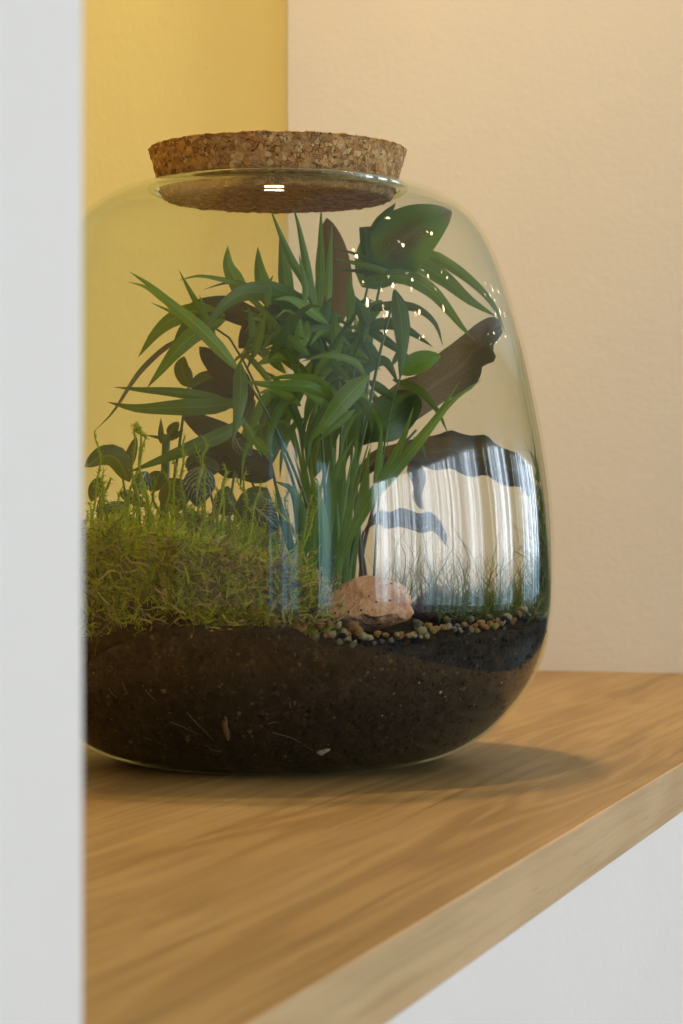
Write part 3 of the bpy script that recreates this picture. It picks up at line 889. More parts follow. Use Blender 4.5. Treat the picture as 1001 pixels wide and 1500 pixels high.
PL = [  # spine (base to tip), width, material, roll, fold
    ([(460, 455, -.02), (448, 415, -.022), (430, 385, -.024), (412, 345, -.026), (396, 305, -.03)], 13, 'palm', .2),
    ([(424, 450, -.015), (420, 420, -.016), (416, 385, -.018), (410, 343, -.02)], 21, 'palm_light', .0),
    ([(466, 470, -.01), (455, 420, -.01), (446, 370, -.012), (438, 332, -.014), (429, 300, -.016)], 14, 'palm', .2),
    ([(466, 470, .0), (468, 430, .0), (470, 380, .0), (470, 340, .0), (471, 302, .0)], 14, 'palm_light', .1),
    ([(482, 460, .01), (482, 420, .01), (484, 375, .01), (487, 326, .01)], 12, 'palm_light', .3),
    ([(445, 450, -.03), (448, 420, -.03), (438, 372, -.03)], 10, 'palm_light', .3),
    ([(392, 450, -.03), (386, 420, -.032), (380, 392, -.034), (378, 362, -.036)], 22, 'palm', .1),
    ([(375, 440, -.03), (388, 424, -.03), (401, 403, -.03)], 10, 'palm', .2),
    ([(358, 440, -.02), (347, 412, -.02), (335, 388, -.02), (334, 360, -.022)], 25, 'palm_light', .2),
    ([(395, 430, -.02), (370, 420, -.025), (330, 410, -.03), (292, 404, -.035), (261, 411, -.04)], 9, 'palm', .4),
    ([(380, 430, -.02), (340, 414, -.02), (298, 424, -.02)], 5, 'dead', .2),
    ([(316, 490, -.02), (302, 465, -.02), (282, 432, -.02), (262, 395, -.02)], 11, 'palm', .3),
    ([(352, 545, -.05), (320, 508, -.055), (288, 476, -.058), (252, 446, -.06), (220, 418, -.06), (190, 398, -.058)], 20, 'palm_light', .2),
    ([(262, 456, -.058), (240, 440, -.058), (214, 421, -.056), (188, 413, -.054)], 8, 'palm_light', .3),
    ([(345, 535, -.045), (300, 490, -.045), (255, 459, -.045), (221, 443, -.045)], 11, 'palm_light', .3),
    ([(312, 470, .02), (300, 450, .02), (292, 432, .02)], 8, 'palm', .3),
    ([(452, 468, -.01), (432, 445, -.02), (400, 430, -.03), (365, 428, -.035), (332, 444, -.04), (300, 480, -.042)], 34, 'palm_dark', .3),
    ([(330, 462, .0), (290, 455, -.005), (255, 466, -.01), (228, 488, -.01), (203, 523, -.012)], 27, 'palm', .2),
    ([(330, 468, -.02), (285, 490, -.025), (258, 515, -.03), (238, 540, -.03), (216, 568, -.03)], 25, 'palm', .1),
    ([(325, 460, -.01), (280, 475, -.012), (262, 495, -.012), (255, 520, -.012)], 24, 'palm_dark', .3),
    ([(285, 488, .0), (250, 505, -.0), (225, 525, -.0), (204, 547, -.0), (188, 570, .0), (165, 605, .0), (140, 630, .0)], 9, 'dead', .5),
    ([(352, 600, -.05), (320, 586, -.055), (262, 575, -.06), (210, 571, -.06), (167, 567, -.058)], 16, 'palm_dark', .1),
    ([(356, 585, -.06), (320, 594, -.064), (255, 597, -.067), (200, 598, -.067), (158, 589, -.064)], 23, 'palm_dark', .0),
    ([(360, 612, -.06), (330, 635, -.066), (280, 656, -.07), (230, 676, -.07), (188, 692, -.068)], 21, 'palm_dark', .1),
    ([(352, 530, -.06), (353, 575, -.068), (348, 615, -.07), (340, 650, -.07)], 22, 'palm_dark', .2),
    ([(485, 582, -.06), (450, 566, -.068), (400, 564, -.07), (354, 558, -.07)], 18, 'palm', .1),
    ([(490, 590, -.06), (470, 560, -.065), (430, 552, -.068), (385, 556, -.068)], 12, 'palm', .3),
    ([(490, 600, -.065), (470, 588, -.07), (440, 572, -.072)], 12, 'palm', .3),
    ([(540, 550, -.06), (505, 585, -.07), (475, 622, -.075), (452, 648, -.075)], 28, 'palm', .1),
    ([(536, 552, -.06), (520, 530, -.065), (480, 520, -.07), (440, 530, -.07)], 11, 'palm', .3),
    ([(520, 600, -.05), (490, 625, -.055), (462, 650, -.055)], 12, 'palm', .2),
    # right-hand fans
    ([(585, 395, .03), (625, 373, .025), (662, 390, .015), (700, 420, .01), (725, 450, .005), (747, 487, .0)], 17, 'palm', .15),
    ([(560, 395, .02), (608, 386, .01), (650, 408, .0), (688, 440, -.005), (728, 464, -.01)], 27, 'palm', .1),
    ([(540, 405, .0), (592, 405, -.01), (630, 424, -.02), (656, 452, -.025), (678, 480, -.03), (696, 499, -.03)], 23, 'palm', .1),
    ([(530, 462, -.02), (545, 452, -.02), (578, 447, -.025), (612, 452, -.03), (638, 474, -.032), (649, 507, -.034)], 14, 'palm_dark', .2),
    ([(578, 424, -.03), (586, 455, -.035), (590, 500, -.04), (586, 556, -.04)], 25, 'palm_dark', .1),
    ([(530, 490, -.01), (550, 476, -.015), (575, 474, -.02), (602, 486, -.025), (634, 508, -.028)], 18, 'palm_dark', .1),
    ([(530, 476, -.01), (560, 495, -.015), (590, 517, -.02), (612, 531, -.02)], 15, 'palm_dark', .2),
    ([(525, 495, .0), (545, 515, .0), (562, 535, .0)], 20, 'palm_dark', .2),
    ([(528, 552, -.01), (545, 535, -.01), (565, 530, -.01), (584, 562, -.01)], 17, 'palm_dark', .2),
    ([(575, 535, -.01), (585, 512, -.01), (582, 500, -.01)], 8, 'palm_dark', .2),
    ([(540, 558, .01), (565, 575, .01), (585, 592, .01)], 15, 'palm_dark', .1),
    ([(515, 560, .01), (520, 600, .01), (512, 650, .01), (500, 690, .01)], 22, 'palm_dark', .2),
    ([(575, 556, -.02), (612, 570, -.03), (640, 600, -.035), (657, 636, -.035)], 12, 'palm_dark', .2),
    ([(606, 640, -.03), (618, 652, -.03), (624, 672, -.03)], 7, 'palm_dark', .2),
    # upright blades in front of the wavy leaves
    ([(500, 815, -.05), (540, 735, -.06), (580, 688, -.065), (620, 640, -.07), (660, 590, -.068), (706, 556, -.06)], 19, 'palm_light', .15),
    ([(565, 700, -.06), (600, 660, -.066), (640, 610, -.066), (674, 558, -.06)], 11, 'palm_light', .2),
    ([(545, 730, -.055), (570, 685, -.058), (590, 645, -.06), (606, 596, -.06)], 14, 'palm_light', .1),
    ([(548, 720, -.05), (555, 680, -.05), (560, 616, -.05)], 10, 'palm_light', .1),
    ([(528, 760, -.05), (535, 720, -.05), (540, 660, -.05)], 12, 'palm_light', .1),
    ([(480, 820, -.06), (470, 740, -.065), (455, 690, -.07)], 15, 'palm_light', .1),
    ([(470, 830, -.05), (482, 760, -.05), (492, 690, -.055), (520, 640, -.05)], 16, 'palm', .1),
    ([(440, 830, -.06), (445, 780, -.065), (430, 720, -.07), (402, 705, -.07)], 22, 'palm_dark', .2),
    ([(430, 820, -.07), (415, 760, -.075), (402, 700, -.075)], 13, 'palm_dark', .2),
    # thin bars reaching left across the russet leaf
    ([(590, 400, .0), (560, 388, .0), (520, 372, .0), (486, 362, .0)], 7, 'palm_dark', .2),
    ([(590, 408, .0), (555, 394, -.005), (515, 384, -.005), (484, 378, -.005)], 10, 'palm', .2),
    ([(585, 412, .0), (550, 402, .0), (512, 396, .0), (488, 398, .0)], 8, 'palm_dark', .2),
    ([(545, 345, -.01), (564, 318, -.01), (580, 290, -.01)], 20, 'palm_dark', .1),
    ([(510, 470, -.04), (514, 440, -.04), (512, 402, -.04)], 14, 'palm', .2),
    ([(540, 480, -.03), (528, 450, -.03), (515, 430, -.03)], 18, 'palm_dark', .1),
    ([(560, 440, -.02), (535, 470, -.02), (522, 500, -.02)], 22, 'palm', .2),
    ([(450, 470, -.05), (446, 490, -.055), (440, 500, -.058), (438, 455, -.05)], 18, 'palm', .2),
    ([(470, 480, -.03), (480, 450, -.03), (486, 435, -.03)], 20, 'palm_dark', .2),
    ([(370, 640, -.06), (385, 655, -.065), (402, 668, -.066)], 14, 'palm', .2),
    ([(352, 610, -.05), (370, 640, -.05), (384, 670, -.05)], 10, 'palm', .2),
]
for pts, w, mt, roll in PL:
    leaf(palm, 'leaflet', pts, w, mt, 'blade', roll * (1 if rnd.random() < .5 else -1), 0.28)
leaf(palm, 'leaflet', [(541, 405, .01), (538, 370, .01), (535, 332, .01)], 19, 'palm_dark', 'blunt', .1, .2)
# the crowded heart of the palm: narrow blades fanning out of the frond axes
hub = [(455, 560), (470, 520), (490, 545), (440, 500), (510, 530), (420, 540), (480, 480), (400, 500), (450, 470), (365, 520), (530, 500)]
for k in range(125):
    hx, hy = rnd.choice(hub)
    cx, cyy = hx + rnd.gauss(0, 14), hy + rnd.gauss(0, 18)
    dv = rnd.uniform(-0.05, 0.05)
    ang = rnd.choice([rnd.gauss(-1.57, 0.55), rnd.gauss(-1.57, 0.8), rnd.gauss(-2.6, .45), rnd.gauss(-.5, .45)])
    ln = rnd.uniform(60, 125)
    dx, dy = math.cos(ang) * ln, math.sin(ang) * ln
    x2, y2 = cx + dx, cyy + dy
    if not (330 < x2 < 560 and y2 > 418): continue
    dd = rnd.uniform(-0.035, 0.035)
    sag = rnd.uniform(4, 20) * (0.3 + abs(math.cos(ang)))
    leaf(palm, 'leaflet', [(cx, cyy, dv), (cx + dx * .35, cyy + dy * .4 - sag * .5, dv + dd * .35), (cx + dx * .7, cyy + dy * .75 - sag * .5, dv + dd * .7), (x2, y2 + sag, dv + dd)],
         rnd.uniform(9, 17), rnd.choice(['palm', 'palm_dark', 'palm_dark', 'palm', 'palm_light']), 'blade', rnd.uniform(-.6, .6), 0.35, n=11)
# blades drooping below the heart, and young shoots from the crown
for k in range(40):
    cx, cyy = rnd.uniform(395, 540), rnd.uniform(560, 625)
    ln = rnd.uniform(45, 100)
    sd = rnd.choice([-1, 1])
    dv = rnd.uniform(-0.05, 0.05)
    leaf(palm, 'leaflet', [(cx, cyy, dv), (cx + sd * ln * .25, cyy + ln * .1, dv), (cx + sd * ln * .45, cyy + ln * .55, dv), (cx + sd * ln * .5, cyy + ln, dv)],
         rnd.uniform(8, 15), rnd.choice(['palm', 'palm_dark', 'palm']), 'blade', rnd.uniform(-.5, .5), 0.3, n=11)
for k in range(34):
    bx = rnd.gauss(486, 16)
    tx, ty = bx + rnd.gauss(0, 34), rnd.uniform(600, 720)
    if tx > 545: tx = 545
    dv = rnd.uniform(-0.05, 0.04)
    leaf(palm, 'shoot', [(bx, 880, dv), (bx + (tx - bx) * .2, 800, dv), (bx + (tx - bx) * .55, (800 + ty) / 2, dv), (tx, ty, dv + rnd.uniform(-.01, .01))],
         rnd.uniform(6, 12), rnd.choice(['palm', 'palm_light', 'palm_light', 'palm']), 'blade', rnd.uniform(-.5, .5), 0.35, n=12)

# ---- prayer plant with broad paddle leaves
pray = empty('prayer_plant', base(520, 880, 0.03))
tag(pray, 'prayer plant with a broad green paddle leaf and an upright russet leaf under the lid', 'plant')
stem(pray, 'petiole', [(512, 900, .03), (515, 700, .03), (520, 520, .035), (540, 415, .035)], 6, 'stem')
leaf(pray, 'leaf', [(530, 420, .02), (560, 380, .01), (600, 344, .0), (634, 323, -.005), (662, 310, -.005)], 96, 'prayer', 'oval', .1, .18, n=22, m=9, cup=.15)
stem(pray, 'petiole', [(508, 900, .035), (505, 700, .04), (496, 550, .045), (490, 460, .05)], 6, 'stem')
leaf(pray, 'leaf', [(492, 478, .05), (490, 430, .05), (486, 370, .05), (479, 306, .048)], 58, 'russet', 'oval', .1, .2, n=20, m=7)

# ---- dark plant with wavy leaves
wavy = empty('wavy_leaved_plant', base(545, 880, 0.05))
tag(wavy, 'plant with large dark purple brown leaves with wavy margins arching to the right', 'plant')
def outline_leaf(parent, top, bot, dv, mat, bulge=0.006, n=34, m=7):
    """leaf given by its upper and lower margins (photo pixels), bowed in depth"""
    T = resample([(x, y, 0) for x, y in top], n); B = resample([(x, y, 0) for x, y in bot], n)
    vs, uv, fs = [], [], []
    for i in range(n):
        t = i / (n - 1)
        d0 = np.interp(t, np.linspace(0, 1, len(dv)), dv)
        for j in range(m):
            s = j / (m - 1)
            q = T[i] * (1 - s) + B[i] * s
            dep = d0 + bulge * math.sin(math.pi * s) + (s - .5) * 0.018 + 0.004 * math.sin(9 * t + 3 * s)
            vs.append(clamp(P(q[0], q[1], dep))); uv.append((s, t))
    for i in range(n - 1):
        for j in range(m - 1):
            fs.append((i * m + j, i * m + j + 1, (i + 1) * m + j + 1, (i + 1) * m + j))
    return mesh('leaf', vs, fs, M[mat], parent, True, uv)
stem(wavy, 'petiole', [(535, 900, .04), (528, 800, .04), (522, 700, .04), (530, 640, .04)], 7, 'stem_brown')
outline_leaf(wavy, [(528, 618), (545, 590), (566, 574), (590, 556), (612, 548), (640, 520), (664, 502), (684, 486), (700, 473), (720, 464), (738, 470)],
             [(522, 640), (548, 645), (570, 638), (600, 622), (628, 604), (655, 586), (688, 572), (704, 552), (707, 537), (727, 527), (722, 508), (736, 490), (738, 472)],
             [.03, .035, .03, .02], 'wavy')
outline_leaf(wavy, [(520, 650), (527, 615), (548, 590), (580, 572), (612, 572)], [(525, 655), (548, 648), (580, 645), (606, 622), (618, 596), (614, 574)], [.02, .02, .018], 'wavy_green')
stem(wavy, 'petiole', [(540, 900, .05), (528, 820, .05), (520, 740, .05), (526, 700, .05)], 7, 'stem_brown')
outline_leaf(wavy, [(520, 690), (548, 660), (580, 650), (614, 641), (640, 637), (660, 630), (676, 635), (692, 638), (712, 637), (726, 650), (744, 659), (758, 664), (770, 680), (778, 705)],
             [(524, 712), (548, 690), (580, 678), (605, 676), (622, 684), (640, 689), (660, 686), (672, 692), (690, 699), (712, 696), (728, 706), (746, 713), (764, 714), (778, 735)],
             [.05, .055, .05, .03, .01], 'wavy', 0.010)
outline_leaf(wavy, [(598, 676), (612, 677), (622, 690), (624, 705), (620, 718), (619, 726), (620, 734), (621, 745)],
             [(596, 690), (600, 700), (606, 715), (604, 728), (608, 736), (612, 742), (616, 745), (620, 746)], [.06, .06, .06], 'wavy', 0.003)
stem(wavy, 'petiole', [(528, 900, .045), (530, 820, .05), (548, 740, .055), (565, 692, .055)], 7, 'stem_brown')
outline_leaf(wavy, [(534, 775), (545, 757), (556, 748), (572, 750), (586, 744), (600, 747), (614, 752), (630, 750), (644, 762), (656, 785)],
             [(532, 782), (546, 770), (556, 768), (566, 775), (584, 772), (602, 776), (618, 781), (634, 778), (646, 790), (654, 800)], [.045, .05, .05], 'wavy', 0.004)
stem(wavy, 'petiole', [(540, 900, .05), (536, 840, .05), (530, 800, .048), (533, 778, .046)], 6, 'stem_brown')

# ---- small bright-leaved creeper
crp = empty('creeper_sprig', base(560, 880, -0.03))
tag(crp, 'slender sprig carrying one small bright green oval leaf beside the wavy leaves', 'plant')
stem(crp, 'stem', [(545, 900, -.02), (556, 720, -.025), (570, 610, -.03), (588, 548, -.035)], 4, 'stem')
leaf(crp, 'leaf', [(588, 549, -.035), (602, 536, -.037), (622, 527, -.038), (646, 521, -.036)], 32, 'fig', 'oval', .1, .15, n=14, m=7)

# ---- dark reddish leaves at the left
red = empty('dark_leaved_plant', base(400, 860, 0.03))
tag(red, 'low plant with dark reddish brown leaves behind the palm stems, left of the stems', 'plant')
for a in [[(440, 900, .03), (410, 740, .03), (385, 620, .02)], [(430, 900, .03), (390, 760, .03), (352, 665, .02)]]:
    stem(red, 'petiole', a, 6, 'stem_brown')
for pts, w in [([(372, 585, .0), (345, 560, .0), (318, 535, .0), (292, 508, .0)], 44), ([(372, 668, -.01), (335, 645, -.01), (300, 625, -.01), (266, 606, -.01)], 40),
               ([(372, 600, .01), (340, 578, .01), (310, 572, .01), (272, 578, .01)], 34), ([(400, 700, .0), (372, 685, .0), (348, 675, .0), (318, 655, .0)], 50),
               ([(345, 700, .02), (330, 670, .02), (318, 650, .02)], 42), ([(395, 470, .03), (360, 462, .03), (320, 450, .03), (270, 452, .03)], 40),
               
               ([(470, 480, .05), (420, 470, .05), (380, 480, .05), (350, 510, .05)], 60), ([(540, 520, .06), (500, 540, .06), (460, 540, .06)], 66)]:
    leaf(red, 'leaf', pts, w, 'dark_leaf', 'oval', rnd.uniform(-.3, .3), .2, wave=.05, n=16, m=7)

for pts, w in [([(440, 560, .05), (410, 600, .05), (396, 650, .05), (390, 690, .05)], 50), ([(500, 560, .05), (480, 600, .055), (466, 650, .055), (460, 700, .05)], 52)]:
    leaf(palm, 'leaflet', pts, w, 'palm_dark', 'oval', rnd.uniform(-.3, .3), .2, n=16, m=7)

# ---- nerve plants
nv = empty('nerve_plant', base(285, 800, 0.02))
tag(nv, 'tall nerve plant stem with a pair of small net-veined leaves at its tip', 'plant')
stem(nv, 'stem', [(255, 800, .02), (256, 700, .02), (262, 660, .02), (270, 600, .02), (277, 566, .02)], 6, 'stem')
leaf(nv, 'leaf', [(277, 567, .02), (271, 552, .02), (266, 538, .02), (270, 522, .022)], 26, 'nerve', 'oval', .1, .2, n=12, m=7)
leaf(nv, 'leaf', [(278, 567, .02), (290, 562, .018), (303, 554, .016), (320, 546, .014)], 25, 'nerve', 'oval', -.1, .2, n=12, m=7)
leaf(nv, 'leaf', [(246, 638, .02), (252, 630, .02), (262, 618, .02)], 16, 'nerve', 'oval', 0, .2, n=9)
leaf(nv, 'leaf', [(246, 645, .02), (258, 638, .02), (269, 629, .02)], 9, 'nerve', 'oval', 0, .2, n=9)
leaf(nv, 'leaf', [(240, 642, .02), (228, 640, .02), (214, 637, .02)], 5, 'nerve', 'blade', 0, .2, n=8)
leaf(nv, 'leaf', [(236, 650, .02), (236, 630, .02), (236, 612, .02)], 9, 'nerve', 'blade', 0, .2, n=8)
stem(nv, 'stem', [(240, 780, .02), (242, 700, .02), (243, 660, .02), (244, 636, .02)], 15, 'stem', .8)

nv2 = empty('nerve_plant', base(200, 800, 0.0))
tag(nv2, 'low dark nerve plant with domed leaves in the moss at the white wall edge', 'plant')
stem(nv2, 'stem', [(190, 800, .0), (186, 740, .0), (180, 700, -.01)], 5, 'stem')
for pts, w, mt in [([(190, 706, -.01), (172, 672, -.015), (150, 668, -.018), (124, 684, -.02)], 44, 'nerve'), ([(184, 692, .0), (190, 672, .0), (200, 640, .0)], 22, 'nerve'),
                   ([(215, 690, -.02), (208, 705, -.025), (202, 725, -.028)], 40, 'nerve_white'), ([(150, 700, .02), (140, 715, .02), (134, 735, .02)], 26, 'nerve'),
                   ([(190, 740, -.02), (165, 745, -.025), (140, 748, -.028)], 26, 'nerve_white'), ([(175, 720, .02), (196, 730, .02), (214, 742, .02)], 26, 'nerve')]:
    leaf(nv2, 'leaf', pts, w * 0.78, mt, 'oval', rnd.uniform(-.3, .3), .2, n=12, m=7, cup=.2)

nv3 = empty('nerve_plant', base(330, 830, 0.0))
tag(nv3, 'nerve plant with white feathery veins on dark leaves under the palm leaflets', 'plant')
for a in [[(330, 830, 0), (318, 760, -.01), (300, 690, -.02)], [(345, 830, 0), (336, 760, .0), (344, 690, .0)], [(360, 830, -.01), (372, 790, -.02), (376, 750, -.03)]]:
    stem(nv3, 'stem', a, 6, 'stem')
for pts, w, mt in [([(300, 682, -.03), (292, 705, -.035), (290, 720, -.038), (288, 742, -.036)], 48, 'nerve_white'), ([(305, 672, .0), (286, 675, .0), (272, 685, .0)], 24, 'nerve'),
                   ([(322, 690, -.01), (300, 680, -.01), (282, 672, -.01)], 26, 'nerve'), ([(250, 700, .0), (256, 725, -.005), (262, 750, -.008)], 52, 'nerve'),
                   ([(235, 690, .01), (228, 705, .01), (220, 720, .01)], 30, 'nerve'), ([(392, 715, -.03), (375, 735, -.035), (358, 752, -.036), (344, 765, -.036)], 46, 'nerve'),
                   ([(370, 740, -.05), (388, 755, -.055), (408, 775, -.055)], 34, 'nerve_white'), ([(345, 640, -.02), (352, 655, -.022), (368, 668, -.024)], 22, 'nerve_white'),
                   ([(330, 660, .0), (300, 668, .0), (275, 690, .0)], 40, 'dark_leaf'), ([(340, 755, .0), (330, 735, .0), (334, 712, .0)], 34, 'nerve'),
                   ([(355, 620, -.04), (364, 600, -.04), (374, 585, -.04)], 16, 'nerve'), ([(300, 760, -.02), (285, 770, -.02), (262, 775, -.02)], 36, 'nerve')]:
    leaf(nv3, 'leaf', pts, w, mt, 'oval', rnd.uniform(-.25, .25), .2, n=12, m=7, cup=.15)

# ------------------------------------------------------------------ moss
def mound_h(u, w):
    """height of the mossy hummock over the soil (u right, w back)"""
    e = ((u + 0.055) / 0.088) ** 2 + ((w + 0.030) / 0.090) ** 2
    h = 0.042 * max(0, 1 - e) ** 0.6
    return h * (1 + 0.30 * mnoise.noise(Vector((u * 55, w * 55, 4.0))) + 0.20 * mnoise.noise(Vector((u * 150, w * 150, 9.0))))
hv, hf = [], []
NR, NAA = 26, 90
for i in range(NAA):
    a = 2 * math.pi * i / NAA
    for k in range(NR + 1):
        f = k / NR
        u, w = -0.055 + 0.088 * f * math.cos(a), -0.030 + 0.090 * f * math.sin(a)
        z = soil_h(u, w) + mound_h(u, w) - 0.003
        p = clamp(RT * u + FW * w + UP * z, 0.0045)
        hv.append(p)
for i in range(NAA):
    j = (i + 1) % NAA
    for k in range(NR):
        hf.append((i * (NR + 1) + k, i * (NR + 1) + k + 1, j * (NR + 1) + k + 1, j * (NR + 1) + k))

class Strands:
    def __init__(self): self.v, self.f = [], []
    def add(self, p0, d, ln, wd, curl, seg=3, r=rnd):
        """thin flat strand"""
        p = np.array(p0, dtype=float); d = unit(np.array(d, dtype=float))
        side = unit(np.cross(d, np.array([r.gauss(0, 1), r.gauss(0, 1), r.gauss(0, .4)])))
        b = len(self.v)
        for i in range(seg + 1):
            k = 1 - 0.75 * (i / seg) ** 1.5
            self.v += [p - side * wd * k, p + side * wd * k]
            d = unit(d + np.array([r.gauss(0, curl), r.gauss(0, curl), r.gauss(0, curl * .7)]))
            p = clamp(p + d * ln / seg, 0.0008)
        for i in range(seg):
            self.f.append((b + 2 * i, b + 2 * i + 1, b + 2 * i + 3, b + 2 * i + 2))
    def build(self, name, mat):
        return mesh(name, self.v, self.f, mat)

mossb = mesh('moss_hummock', hv, hf, M['soil'], None, True)
tag(mossb, 'earthy core of the moss hummock on the soil', 'moss', kind='stuff')
def clump(p, f=95.0):
    return mnoise.noise(Vector(tuple(p)) * f) + 0.5 * mnoise.noise(Vector(tuple(p)) * f * 2.3)
S = Strands()
nst = 0
while nst < 9000:
    a, f = rnd.uniform(0, 6.283), math.sqrt(rnd.random())
    u, w = -0.055 + 0.090 * f * math.cos(a), -0.030 + 0.092 * f * math.sin(a)
    if u * u + w * w > 0.1225 ** 2: continue
    if w > 0.03 and rnd.random() < 0.7: continue
    z = soil_h(u, w) + mound_h(u, w) - 0.003
    p = clamp(RT * u + FW * w + UP * z, 0.003)
    c = clump(p)
    if c < rnd.uniform(-0.35, 0.25): continue
    out = RT * (u + 0.055) + FW * (w + 0.03)
    d = UP * rnd.uniform(0.6, 1.5) + out * rnd.uniform(1, 8) + RT * rnd.gauss(0, .45) + FW * rnd.gauss(0, .45)
    S.add(p, d, rnd.uniform(0.003, 0.008) * (1 + 0.9 * max(0, c)), rnd.uniform(0.0003, 0.0008), 0.45)
    nst += 1
# against the front glass the moss hangs in ragged tufts over the soil
T = Strands()
k = 0
while k < 4200:
    x = rnd.uniform(60, 482)
    top_y = np.interp(x, [60, 130, 300, 420, 480], [760, 765, 790, 825, 880])
    bot_y = np.interp(x, [60, 130, 250, 430, 480], [965, 935, 918, 918, 930])
    y = top_y + (bot_y - top_y) * rnd.random() ** 0.85
    q = hit_in(x, y, rnd.uniform(0.0006, 0.012))
    if clump(q, 120.0) < rnd.uniform(-0.1, 0.35): continue
    k += 1
    tan = rnd.random() < 0.16 + 0.34 * max(0, (x - 300) / 180)
    (T if tan else S).add(q, RT * rnd.gauss(0, .7) + UP * rnd.gauss(.45, .6) + FW * rnd.gauss(0, .3), rnd.uniform(0.004, 0.012), rnd.uniform(0.0002, 0.0006), 0.6, 4)
for k in range(420):
    # dry curled threads
    x = rnd.uniform(130, 490)
    q = hit_in(x, rnd.uniform(np.interp(x, [130, 490], [770, 850]), 918), rnd.uniform(0.0004, 0.006))
    T.add(q, RT * rnd.gauss(0, 1) + UP * rnd.gauss(.2, .6) + FW * rnd.gauss(0, .15), rnd.uniform(0.008, 0.020), rnd.uniform(0.00025, 0.0006), 0.62, 8)
tag(S.build('moss', M['moss']), 'shaggy yellow green moss heaped over the soil under the plants', 'moss', kind='stuff')
tag(T.build('dry_moss', M['dry']), 'dry tan curled moss threads pressed against the glass among the green moss', 'moss', kind='stuff')

# tall moss sprigs, wavy and leafy
sprig_list = [(133, 780, 143, 632), (180, 800, 214, 640), (214, 640, 199, 622) , (206, 790, 203, 628), (222, 800, 212, 624), (252, 790, 246, 660), (272, 760, 268, 640), (290, 720, 291, 640),
              (300, 780, 290, 650), (320, 800, 324, 690), (328, 820, 318, 680), (342, 830, 366, 690), (360, 800, 352, 700), (380, 840, 364, 730), (415, 830, 430, 715), (418, 800, 402, 735),
              (245, 800, 232, 700), (232, 820, 240, 690), (160, 820, 152, 690), (150, 800, 168, 700), (145, 830, 140, 700), (280, 830, 300, 730), (262, 820, 256, 740), (305, 830, 282, 745)]
SP = Strands()
def sprig(x0, y0, x1, y1, dv, thick, parent):
    n = 16
    pts = []
    ph = rnd.uniform(0, 6)
    for i in range(n):
        t = i / (n - 1)
        x = x0 + (x1 - x0) * t + 7 * (math.sin(ph + 5 * t) - math.sin(ph)) * t + 3.5 * math.sin(2 * ph + 13 * t) * t
        y = y0 + (y1 - y0) * t
        pts.append(clamp(P(x, y, dv + 0.006 * math.sin(ph + 3 * t)), 0.002))
    vs, fs = tube_data(pts, np.linspace(thick, thick * .5, n), 5)
    b = len(SP.v)
    SP.v += list(vs); SP.f += [tuple(q + b for q in f) for f in fs]
    for i in range(1, n):
        for _ in range(7):
            t = unit(pts[i] - pts[i - 1])
            d = t * 0.9 + np.array([rnd.gauss(0, .6), rnd.gauss(0, .6), rnd.gauss(0, .6)])
            q = pts[i - 1] + (pts[i] - pts[i - 1]) * rnd.random()
            SP.add(q, d, rnd.uniform(0.0010, 0.0030), 0.00026, 0.3, 2)
for (x0, y0, x1, y1) in sprig_list:
    sprig(x0, y0, x1, y1, rnd.uniform(-0.085, -0.045), rnd.uniform(0.0005, 0.0009), None)
for k in range(70):
    x = rnd.uniform(120, 450)
    sprig(x, rnd.uniform(810, 870), x + rnd.gauss(0, 16), rnd.uniform(700, 810), rnd.uniform(-0.09, 0.0), rnd.uniform(0.0004, 0.0007), None)
# short leafy shoots packed over the hummock
def shoot(store, p, d, ln, thick):
    n = 6
    d = unit(d)
    pts = [np.array(p)]
    for i in range(n):
        d = unit(d + np.array([rnd.gauss(0, .16), rnd.gauss(0, .16), rnd.gauss(.05, .1)]))
        pts.append(clamp(pts[-1] + d * ln / n, 0.0012))
    vs, fs = tube_data(pts, np.linspace(thick, thick * .5, n + 1), 3)
    b = len(store.v)
    store.v += list(vs); store.f += [tuple(q + b for q in f) for f in fs]
    for i in range(1, n + 1):
        t = unit(pts[i] - pts[i - 1])
        for _ in range(6):
            store.add(pts[i - 1] + (pts[i] - pts[i - 1]) * rnd.random(), t * .8 + np.array([rnd.gauss(0, .7), rnd.gauss(0, .7), rnd.gauss(0, .5)]), rnd.uniform(0.0014, 0.0030), 0.0003, 0.15, 1)
SH2, SH3 = Strands(), Strands()
k = 0
while k < 1500:
    a, f = rnd.uniform(0, 6.283), math.sqrt(rnd.random())
    u, w = -0.055 + 0.090 * f * math.cos(a), -0.030 + 0.092 * f * math.sin(a)
    if u * u + w * w > 0.1215 ** 2 or w > 0.03: continue
    p = clamp(RT * u + FW * w + UP * (soil_h(u, w) + mound_h(u, w) - 0.003), 0.003)
    c = clump(p, 70.0)
    if c < rnd.uniform(-0.3, 0.15): continue
    k += 1
    dry = rnd.random() < 0.10 + 0.55 * max(0.0, min(1.0, (u + 0.02) / 0.05))
    shoot(SH3 if dry else SH2, p, UP * rnd.uniform(.7, 1.3) + (RT * (u + .055) + FW * (w + .03)) * rnd.uniform(0, 6) + RT * rnd.gauss(0, .25), rnd.uniform(0.006, 0.017) * (1 + .5 * max(0, c)), rnd.uniform(0.0003, 0.0006))
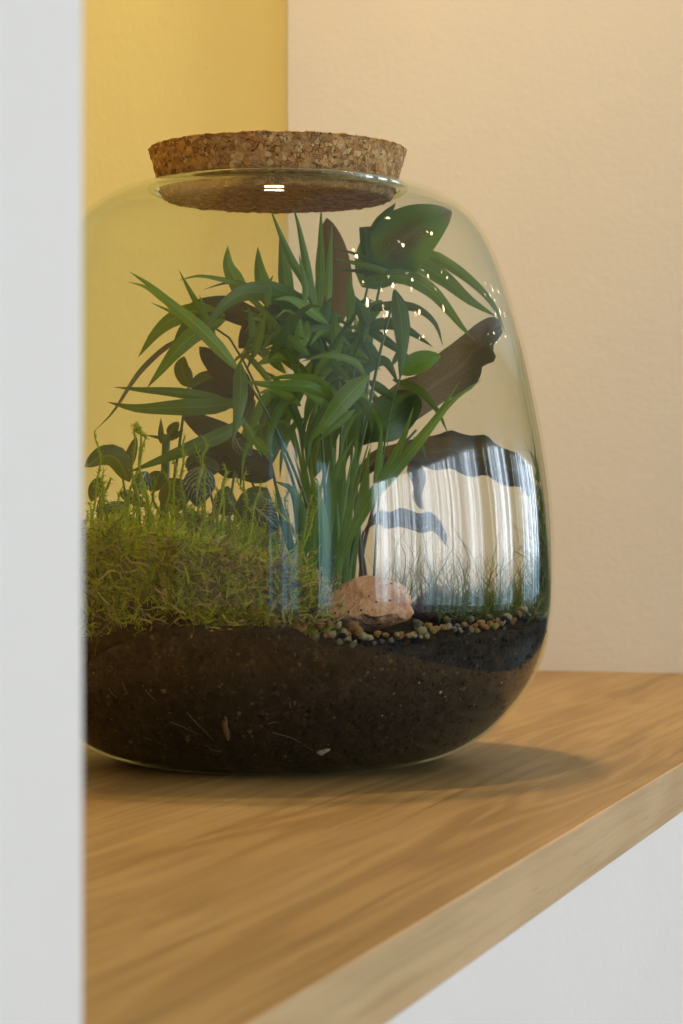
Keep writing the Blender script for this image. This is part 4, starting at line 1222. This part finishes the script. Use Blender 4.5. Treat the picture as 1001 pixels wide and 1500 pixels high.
for k in range(650):
    x = rnd.uniform(70, 476)
    y = rnd.uniform(np.interp(x, [60, 130, 300, 420, 480], [760, 765, 800, 835, 885]), 912)
    q = hit_in(x, y, rnd.uniform(0.0015, 0.012))
    if clump(q, 90.0) < rnd.uniform(-.2, .2): continue
    dry = rnd.random() < (0.12 if x < 300 else 0.5)
    shoot(SH3 if dry else SH2, q, UP * rnd.uniform(.3, 1.2) + RT * rnd.gauss(0, .5), rnd.uniform(0.006, 0.014), rnd.uniform(0.0003, 0.0006))
tag(SH2.build('moss_shoots', M['shoot']), 'short leafy green moss shoots packed over the hummock', 'moss', kind='stuff')
tag(SH3.build('dry_moss_shoots', M['dry']), 'short tan dried moss shoots near the palm stems', 'moss', kind='stuff')
tag(SP.build('moss_sprigs', M['sprig']), 'thin upright yellow green moss sprigs rising from the moss heap', 'moss', kind='stuff')

# sparse threads and moss at the right and back
SB = Strands()
for k in range(2600):
    x = rnd.uniform(640, 800)
    y = rnd.gauss(892, 8)
    dv = rnd.uniform(-0.06, 0.06)
    p = clamp(P(x, y, dv), 0.003)
    SB.add(p, UP * rnd.uniform(.3, 1) + RT * rnd.gauss(0, .6) + FW * rnd.gauss(0, .6), rnd.uniform(0.004, 0.012), 0.00026, 0.5)
for k in range(330):
    x = rnd.uniform(540, 800)
    dv = rnd.uniform(-0.03, 0.08)
    p = clamp(P(x, rnd.uniform(860, 890), dv), 0.002)
    SB.add(p, UP + RT * rnd.gauss(0, .25) + FW * rnd.gauss(0, .2), rnd.uniform(0.008, 0.030), 0.00018, 0.28, 6)
for k in range(60):
    x = rnd.uniform(560, 800)
    p = clamp(P(x, 880, rnd.uniform(-0.05, 0.05)), 0.002)
    SB.add(p, UP + RT * rnd.gauss(0, .15), rnd.uniform(0.03, 0.058), 0.00022, 0.25, 9)
for k in range(900):
    # grown up the right-hand glass
    zz = rnd.uniform(0.07, 0.075 + 0.065 * rnd.random() ** 1.6)
    aa = rnd.gauss(1.62, 0.10)
    r = rin(zz) - 0.0015
    p = RT * (r * math.sin(aa)) + FW * (-r * math.cos(aa)) + UP * zz
    SB.add(p, UP + RT * rnd.gauss(0, .3) + FW * rnd.gauss(0, .3), rnd.uniform(0.006, 0.016), 0.0003, 0.4)
tag(SB.build('moss_threads', M['moss_back']), 'fine green moss threads growing behind the gravel and up the glass', 'moss', kind='stuff')
